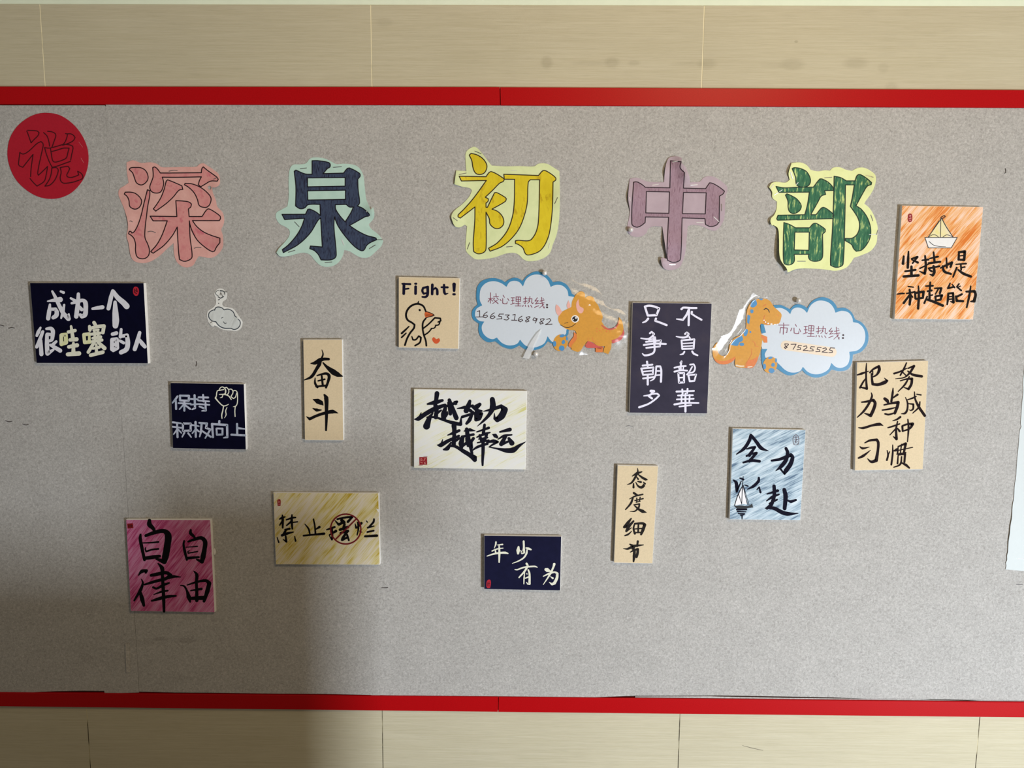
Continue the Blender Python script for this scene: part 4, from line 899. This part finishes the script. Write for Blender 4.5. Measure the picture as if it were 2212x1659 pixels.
HC = FELT+.0016
def hshape(parent, name, mat, dh, *rings, lift=None, limit=75):
    fl = Flat(HC+dh, lift)
    for r in rings: fl.poly([parse(r)[0]], limit=limit)
    return flat_obj(name, fl, mat, parent)
def hlines(parent, name, mat, dh, s, w, lift=None):
    fl = Flat(HC+dh, lift)
    for st in parse(s, w): fl.stroke(st)
    return flat_obj(name, fl, mat, parent)
def hdots(parent, name, mat, dh, dots, lift=None):
    fl = Flat(HC+dh, lift)
    for d in dots:
        fl.disc(ZX+d[0]/ZK, ZY+d[1]/ZK, d[2]/ZK, 0, 20, (d[3]/ZK if len(d) > 3 else None), d[4] if len(d) > 4 else 0)
    return flat_obj(name, fl, mat, parent)
def film(root, outline, lift, grid=4.0):
    fl = Flat(HC+.0012, lift); fl.poly([parse(outline)[0]], grid=grid, limit=70)
    return link_mesh('laminating_film', fl.v, face_cam(fl.v, fl.f), M_FILM, root, sm=True)

def seg_dist(px, py, line):
    best = 1e9
    for (x0, y0), (x1, y1) in zip(line[:-1], line[1:]):
        dx, dy = x1-x0, y1-y0
        t = max(0, min(1, ((px-x0)*dx+(py-y0)*dy)/(dx*dx+dy*dy)))
        best = min(best, math.hypot(px-x0-dx*t, py-y0-dy*t))
    return best
PXM = .00119                                    # metres per photo pixel on the felt
def line_of(s): return [(p[0], p[1]) for p in parse(s)[0]]
def soft(a, b, x): t = max(0, min(1, (x-a)/(b-a))); return t*t*(3-2*t)

def facets(px, py, gx, gz, period):
    """crinkled film: parallel facets that all fall along (gx, gz) with that slope"""
    g = math.hypot(gx, gz)
    u = (gx*px-gz*py)*PXM/g/period
    t = u-math.floor(u)
    s = 1-t if t < .86 else .14+(t-.86)/.14*.86
    return g*period*s

# ---- left sign -----------------------------------------------------------
Z(1010, 560, 5.53)
r = thing('hotline_sign', 'laminated blue edged cloud sign with an eleven digit number and a horned orange dinosaur', 'sign', 1010+950/5.53, 560+1185/5.53, FELT)
cl = hshape(r, 'cloud_border', M_CLOUDBLUE, 0, '105,400 120,320 180,255 300,225 400,245 450,275! 490,245 560,220 620,235 655,260! 720,190 820,145 920,170 980,220 1020,275! 1100,265 1180,300 1230,370 1245,410! 1280,440 1290,600 1210,850 1200,900 1100,1000 1020,1010 960,980! 900,1050 800,1085 700,1080 620,1030! 530,1070 430,1050 330,980! 240,990 160,930 130,850 135,770! 70,720 50,650 70,590 120,540! 105,470')
hshape(cl, 'cloud_face', M_CLOUDWHITE, .0002, '145,440 160,350 220,285 310,262 400,285 465,330! 500,275 560,258 620,275 662,325! 700,240 760,195 830,182 900,200 960,255 992,330! 1060,305 1130,315 1190,370 1205,440! 1270,450 1280,600 1180,850 1175,890 1090,960 1020,990 955,920! 920,1000 850,1040 780,1055 700,1035 650,990 628,960! 590,1010 500,1030 420,1005 370,960 350,935! 300,955 230,930 180,870 170,800 200,745! 140,735 95,690 90,640 110,590 175,550! 150,500')
for s in ('250,470 310,465 / 275,400,9 272,525 / 272,470 245,510 / 280,480 300,500 / 340,410 342,440 / 310,450 370,445 / 325,465 310,485 / 350,460 368,480 / 355,490 300,530,6 / 320,490 365,530,10',
          '390,480,9 400,495 / 420,470,9 420,525 440,532 470,530 475,505,6 / 425,430 440,455 / 480,470 495,495',
          '520,460 560,460 / 525,495 555,490 / 515,540 560,525 / 540,460 540,530 / 580,450 580,505 / 580,450 635,452 632,505 / 580,478,6 632,480 / 580,505,6 632,505 / 607,450 605,555 / 575,530 632,532 / 570,558 640,558',
          '670,475 710,470 / 692,450 688,530 675,525,5 / 665,510 712,500 / 720,475 770,472 765,520 780,530 785,515,5 / 745,445 735,510 715,530,5 / 725,490,6 745,505 / 665,550 660,565 / 690,548 695,565 / 725,550 732,570 / 755,550 770,575',
          '835,460 805,500 845,495 810,535 850,525 / 800,575 850,555 / 865,500 915,490 / 860,530 915,520 / 885,455 895,545 915,585 918,565,5 / 910,540 855,585,5 / 900,465,6 912,480'):
    hlines(r, 'written_character', M_TEXT, .0004, s, 8.5)
hdots(r, 'colon', M_DIGIT, .0004, [(950, 545, 12), (950, 575, 12)])
for s in ('115,625 145,615 145,685 / 100,690 180,688', '235,630 200,655 185,690 215,700 240,680 225,665 190,680', '320,640 285,665 270,700 300,710 330,690 310,675 275,692',
          '430,655 380,655 370,680 405,685 410,710 350,715', '450,665 500,665 470,690 495,705 475,725 435,720', '540,665 570,660 560,725 / 525,728 590,730',
          '650,680 615,705 605,735 630,748 660,730 645,715 610,730', '735,685 700,695 715,715 735,740 700,750 690,735 725,715 748,690 735,685', '830,710 795,700 780,725 805,735 832,712 810,762',
          '905,710 870,715 880,740 905,765 870,775 862,755 895,738 918,715 905,710', '945,720 980,708 995,730 960,765 930,780! 1010,775'):
    hlines(r, 'digit', M_DIGIT, .0004, s, 9)
d = hshape(r, 'dinosaur', M_DINO, .0006, '1085,690 1110,640 1180,600 1240,570! 1250,500 1290,430 1350,385 1395,400 1405,460! 1450,440 1500,455 1520,500! 1560,550 1575,590! 1600,640 1615,690 1600,740! 1640,800 1720,835 1790,800 1805,740 1810,690! 1845,740 1862,820 1855,900 1800,970 1720,1000! 1715,1060 1680,1135! 1620,1110 1640,1040! 1560,1035 1490,990 1430,980! 1390,1030 1330,1105 1240,1080 1245,1030 1300,960 1300,880 1280,850! 1200,840 1130,800 1090,750')
hshape(d, 'horn', M_HORN, .0009, '1060,540! 1090,560 1130,630! 1090,680! 1060,640 1050,580')
hshape(d, 'horn', M_HORN, .0009, '1205,490! 1230,550 1225,580! 1195,590! 1185,550')
hshape(d, 'horn', M_HORN, .0009, '1325,475! 1340,560 1385,590 1370,640 1330,640 1300,580 1300,520')
e = hdots(d, 'eye', M_WHITEP, .0009, [(1285, 713, 46, 44)])
hdots(d, 'eye', M_BLACKP, .0011, [(1283, 714, 33)])
hdots(d, 'eye', M_WHITEP, .0013, [(1295, 700, 11), (1262, 722, 7)])
hlines(d, 'smile', M_BLACKP, .0009, '1110,785,6 1180,815,7 1240,805,7 1290,770,6 / 1160,765,6 1200,755,5', 7)
hshape(d, 'belly', M_DINOR, .0009, '1440,975! 1490,995 1560,1035 1620,1045! 1600,1075! 1535,1062 1430,1060! 1405,1040')
hshape(d, 'far_foot', M_DINOD, .0009, '1530,1060! 1625,1050! 1612,1112! 1530,1110!')
hshape(d, 'tail_underside', M_DINOR, .0009, '1862,830! 1872,890 1830,965 1730,1008! 1720,970! 1800,935 1850,880')
hshape(d, 'far_leg', M_DINOD, .0004, '1270,870! 1305,900 1300,965 1240,1060! 1205,1035 1225,980 1265,925')
hlines(d, 'back_spikes', M_DINOR, .0009, '1605,790,12 1650,825,18 1700,838,18 1760,820,16 1795,780,12 1808,735,8', 14)
hdots(d, 'freckles', M_DINOD, .0009, [(1545, 830, 8), (1580, 850, 9), (1620, 840, 8), (1660, 862, 9), (1600, 870, 6), (1545, 862, 6), (1700, 865, 6)])
hlines(d, 'leg_crease', M_DINOD, .0008, '1440,940,5 1435,990,7 1400,1030,5 / 1490,930,5 1500,970,6 1540,1005,4', 6)
eg = hdots(r, 'egg', M_DINO, .0006, [(1110, 998, 86, 102, .25)])
hdots(eg, 'egg_spots', M_SPOT, .0009, [(1130, 915, 32, 18, -.2), (1040, 1010, 20, 34), (1145, 990, 20, 26, .4), (1125, 1062, 34, 32), (1187, 950, 12, 22)])
RIM = line_of('930,60 1000,90 1100,130 1200,180 1310,280 1400,290 1530,340 1600,420 1640,540 1720,590 1810,595 1890,660 1930,790 1930,900 1890,1000 1820,1080 1740,1150 1600,1160 1450,1140')
MX0, MX1 = ZX+960/ZK, ZX+1300/ZK
def lfl(px, py):
    """the film bulges over the card and falls steeply to its rim on the right"""
    m = soft(MX0, MX1, px)
    d = seg_dist(px, py, RIM)*PXM
    w = .0003*math.sin(px*.21+py*.12)*math.sin(py*.19-px*.07)+.00008*math.sin(px*.5+1)*math.sin(py*.45)
    q = soft(ZX+1080/ZK, ZX+1230/ZK, px)*soft(ZY+1000/ZK, ZY+800/ZK, py)*soft(.044, .030, d)
    flat = (.27*min(d, .030)-.5*max(0, min(d, .030)-.020)**2*27*.5)
    return m*((1-q)*flat+q*(facets(px, py, .12, .274, .026)+.0005)+w*soft(0, .004, d))+.0004*(1-m)*(1+math.sin(px*.05+py*.03))
film(r, '10,560 20,400 50,260 120,170 300,130 480,130 700,60 850,50 960,65 1100,130 1200,180 1310,280 1400,290 1530,340 1600,420 1640,540 1720,590 1810,595 1890,660 1930,790 1930,900 1890,1000 1820,1080 1740,1150 1600,1160 1450,1140 1300,1150 1150,1160 1000,1145 850,1185 700,1190 560,1150 400,1130 250,1110 120,1050 50,950 30,820 15,700', lfl)
fl = Flat(HC+.0042); fl.poly([parse('885,835 872,880! 815,1010 790,1075 735,1190! 660,1176! 700,1090 760,980 830,880!')[0]], limit=50)
tp = NT('milky_fold_glare', .3, .5); tp.color(lin((236, 238, 238))); tp.b.inputs['Alpha'].default_value = .42  # fold in the film; its pale glare is put into a milky colour
sheet_obj('film_fold', fl, tp.m, r, .0002)

# ---- right sign ------------------------------------------------------------
Z(1500, 610, 5.53)
r = thing('hotline_sign', 'laminated blue edged cloud sign with an eight digit number and a smiling spotted dinosaur', 'sign', 1500+1150/5.53, 610+1135/5.53, FELT)
cl = hshape(r, 'cloud_border', M_CLOUDBLUE, 0, '950,272 1040,272 1120,310 1145,320! 1190,275 1250,262 1320,285 1345,310! 1400,230 1480,185 1560,180 1640,215 1690,270 1705,310! 1800,305 1880,360 1920,440! 2000,480 2060,560 2080,650 2060,750 1990,830 1895,862! 1880,960 1830,1040 1730,1060 1640,1040! 1580,1100 1450,1138 1340,1100 1290,1050! 1200,1100 1120,1110 1050,1075 990,1030! 860,1060 810,980 800,900 800,800! 870,790! 880,640! 800,600! 790,500! 900,480')
hshape(cl, 'cloud_face', M_CLOUDWHITE, .0002, '960,310! 1030,305 1100,335 1145,380! 1170,325 1230,300 1300,320 1345,365! 1390,275 1460,225 1530,218 1610,245 1660,300 1685,362! 1760,340 1840,360 1885,420 1895,475! 1960,490 2020,550 2042,640 2020,740 1950,810 1850,830! 1855,900 1830,980 1760,1020 1690,1010 1637,962! 1600,1040 1510,1090 1420,1095 1350,1065 1296,1008! 1260,1060 1170,1078 1090,1050 1020,985! 920,900 850,900 840,860 872,795! 810,795! 790,700 790,615! 855,600! 830,510! 900,480')
for s in ('1065,485 1070,515 / 1005,510 1130,510 / 1030,540 1022,605 / 1030,540 1110,545 1105,600 1092,598,6 / 1068,515,9 1062,620',
          '1165,545,9 1150,580 / 1190,545,9 1192,605 1215,612 1245,610 1250,580,6 / 1205,500 1220,525 / 1255,555 1270,590',
          '1310,525 1350,525 / 1312,565 1348,565 / 1300,615 1350,600 / 1330,525 1330,605 / 1368,515 1366,580 / 1368,515 1430,520 1425,580 / 1368,548,6 1428,548 / 1366,580,6 1425,580 / 1398,515 1392,640 / 1360,610 1425,612 / 1350,645 1435,645',
          '1460,555 1505,550 / 1485,525 1480,610 1468,605,5 / 1455,590 1508,578 / 1515,555 1568,550 1562,605 1580,615 1588,598,5 / 1540,522 1530,590 1508,612,5 / 1520,570,6 1542,585 / 1460,635 1452,652 / 1488,635 1492,652 / 1520,638 1528,655 / 1555,638 1572,660',
          '1640,545 1608,585 1652,580 1615,620 1658,610 / 1605,660 1658,640 / 1672,585 1730,575 / 1668,615 1738,605 / 1695,535 1705,625 1728,680 1732,655,5 / 1725,625 1665,680,5 / 1712,548,6 1728,560'):
    hlines(r, 'written_character', M_TEXT, .0004, s, 8)
hdots(r, 'colon', M_DIGIT, .0004, [(1778, 630, 12), (1775, 665, 12)])
pl = hlines(r, 'number_pill', M_CREAMP, .0004, '1088,752,115 1643,833,115', 115)
for s in ('1115,735 1080,735 1085,755 1110,775 1085,790 1075,775 1115,755 1125,740 1115,735', '1155,740 1215,738 1180,800', '1280,755 1245,752 1235,775 1265,780 1270,800 1225,805', '1305,765 1340,758 1345,780 1300,812! 1360,815',
          '1435,770 1395,768 1385,790 1415,797 1420,818 1370,820', '1515,780 1475,775 1465,800 1495,805 1500,825 1450,828', '1535,790 1570,782 1580,800 1525,832! 1590,838', '1675,785 1625,782 1615,808 1645,815 1650,835 1605,840'):
    hlines(r, 'digit', M_DIGIT, .0006, s, 9.5)
d = hshape(r, 'dinosaur', M_DINO, .0006, '620,430 630,330 670,250 740,205 830,192 900,220 950,290 1000,335 1040,380 1035,430 1010,490 950,505 860,510 800,490! 780,520 790,580 800,620! 870,650! 870,720! 830,720! 810,690! 805,740 790,820 770,880 740,960 690,1020 610,1020 500,1010 485,980 490,900! 430,960 340,980 260,950 220,870 225,780 275,712! 275,780 290,850 350,880 400,850 415,770 430,720 470,670 570,620 610,580 620,500')
for s in ('665,280! 690,225 735,205! 748,260 725,290 690,300', '765,192! 825,195! 800,214', '635,385! 668,402 660,450 655,500! 630,480!', '590,605 620,555 642,570 620,640 595,640', '430,745 470,690 540,650 568,632! 580,690 535,720! 520,755 490,758'):
    hshape(d, 'back_spot', M_SPOT, .0009, s)
for q in ((687, 345, 19, 24), (567, 740, 28, 20), (670, 593, 10, 13)): hdots(d, 'back_spot', M_SPOT, .0009, [q])
hlines(d, 'eye', M_BLACKP, .0009, '832,325,10 855,310,12 882,325,11 897,358,8', 10)
hlines(d, 'smile', M_DINOD, .0009, '820,285,8 855,265,10 / 845,390,6 830,430,9 835,470,9 865,498,8 900,504,4 / 988,385,6 1008,400,6', 8)
hdots(d, 'teeth', M_WHITEP, .0011, [(832, 452, 7), (850, 474, 8), (882, 490, 11, 9), (920, 498, 14, 8), (962, 502, 12, 6), (990, 499, 9, 5)])
hshape(d, 'far_foot', M_DINOD, .0008, '650,925! 700,920 765,875! 740,960 690,1020 600,1020! 620,970')
hshape(d, 'tail_underside', M_DINOD, .0008, '222,870! 250,915 320,940 400,930 490,885! 485,915 430,960 340,980 260,950')
hshape(d, 'far_arm', M_DINOD, .0008, '800,628! 870,655! 872,720! 832,718! 828,680 800,660!')
hlines(d, 'limb_crease', M_DINOD, .0009, '690,700,5 720,720,7 728,760,6 770,770,4 / 680,790,4 685,850,6 650,920,6 600,985,4', 6)
hlines(d, 'toe_nails', M_CREAMP, .0009, '500,990,16 545,1000,18 590,1000,14 / 640,1012,14 690,1005,10', 14)
eg = hdots(r, 'egg', M_DINO, .0007, [(905, 985, 84, 100, .3)])
hdots(eg, 'egg_spots', M_SPOT, .0009, [(908, 902, 28, 14, -.3), (838, 1005, 18, 34), (940, 985, 21, 24, .3), (922, 1053, 36, 30), (975, 932, 12, 26)])
BACK = line_of('760,185 700,215 650,290 625,380 610,480 600,570 540,635 470,680 425,740 400,830 370,880')
DINO = line_of('760,185 700,215 650,290 625,380 610,480 600,570 540,635 470,680 425,740 400,830 370,880 900,1000 1000,200')
def lfr(px, py):
    """left of the dinosaur's back the film stands off and rises towards its free edge"""
    if inside(px, py, DINO): return 0.0
    d = seg_dist(px, py, BACK)*PXM
    k = soft(ZY+960/ZK, ZY+800/ZK, py)*soft(ZX+900/ZK, ZX+740/ZK, px)
    w = .00012*math.sin(px*.30)*math.sin(py*.26+1)
    return k*soft(0, .004, d)*(facets(px, py, .138, -.098, .030)+.001+w)
film(r, '640,130 685,115 760,160 880,180 960,255 1050,258 1150,300 1240,255 1300,265 1350,290 1450,185 1560,168 1660,212 1710,292 1820,295 1900,360 1935,440 2040,500 2095,600 2085,720 2000,835 1905,880 1890,980 1830,1055 1730,1075 1640,1055 1560,1122 1430,1150 1300,1100 1200,1125 1090,1120 1000,1060 930,1100 860,1090 800,1040 700,1038 600,1036 480,1022 380,990 270,975 212,880 218,760 250,670 330,640 420,600 480,500 530,350 580,220', lfr)

# ------------------------------------------------------------------ push pins and loose staples
M_PIN = NT('steel_pin', .22, .5); M_PIN.color(lin((228, 226, 222))); M_PIN.b.inputs['Metallic'].default_value = .3; M_PIN = M_PIN.m
def push_pin(px, py, rad, label, h0):
    root = thing('push_pin', label, 'push pin', px, py, FELT)
    c = wall_pt(px, py, h0+rad)
    def rev(name, prof, mat):
        V, F = [], []; n = 20
        for (rr, y) in prof:
            for i in range(n):
                a = 2*math.pi*i/n; V.append(Vector((c.x+rr*math.cos(a), y, c.z+rr*math.sin(a))))
        for k in range(len(prof)-1):
            for i in range(n):
                j = (i+1) % n; F.append([k*n+i, k*n+j, (k+1)*n+j, (k+1)*n+i])
        F.append(list(range(n))[::-1]); F.append([(len(prof)-1)*n+i for i in range(n)])
        return link_mesh(name, V, F, mat, root, sm=True)
    rev('head', [(max(rad*math.sin(t), 1e-4), c.y-rad*math.cos(t)) for t in [math.pi*i/12 for i in range(13)]], M_PIN)
    rev('needle', [(.0006, c.y+rad*.8), (.0006, -.004)], M_PIN)
push_pin(1362.8, 496.2, .0062, 'round steel push pin in the lower left corner of the mauve cutout', FELT+.001)
push_pin(1176.6, 589.6, .0062, 'round steel push pin at the top of the cloud sign with the eleven digit number', FELT+.003)
push_pin(1157.4, 765.0, .0064, 'round steel push pin under the cloud sign with the eleven digit number', FELT+.003)
push_pin(1725.2, 649.2, .0062, 'round steel push pin above the cloud sign with the eight digit number', FELT+.003)

Z(0, 0, 1)
M_RUST = plain('dark_rusty_wire', (70, 62, 58), .5, .4)
def loose(s, label, mat=M_RUST, wd=1.2):
    st = parse(s)[0]
    fl = Flat(FELT+.0008); fl.stroke([(p[0], p[1], wd, False) for p in st])
    x, y = st[0][0], st[0][1]
    o = sheet_obj('staple', fl, mat, None, .0008, wall_pt(x, y, FELT+.0008))
    tag(o, label, 'staple', 'loose staples left in the felt')
loose('0,702 4,703 8,704', 'dark staple at the left border, level with the middle of the large navy board')
loose('19,709 25,707.5 31,708.5', 'dark staple just left of the large navy board')
loose('12,909 19,911 26,910', 'dark staple near the left border, below the large navy board')
loose('49,916 56,918 61,917', 'dark staple with a red tip below the large navy board')
loose('423,791 425,785 424,781', 'short upright dark staple above the small fist board')
loose('2172,364 2173,373 2170,374', 'upright staple right of and above the orange crayon board')
loose('824,1270 831,1269.5 838,1269', 'dark staple just below the right end of the yellow crayon board')
loose('2196,1262.5 2203,1263 2209,1262.5', 'dark staple just below the plain white sheet')
loose('1203,1107 1207,1114 1210,1107.5', 'bright bent staple above the lowest middle navy board', M_WIREL, 1.4)
loose('1257,1247 1259,1252 1261,1257', 'bright staple bit right of the lowest middle navy board', M_WIREL, 1.4)
loose('1352,921 1359,919.5 1368,922', 'faint staple below the left edge of the dark violet board', M_WIRE, .9)
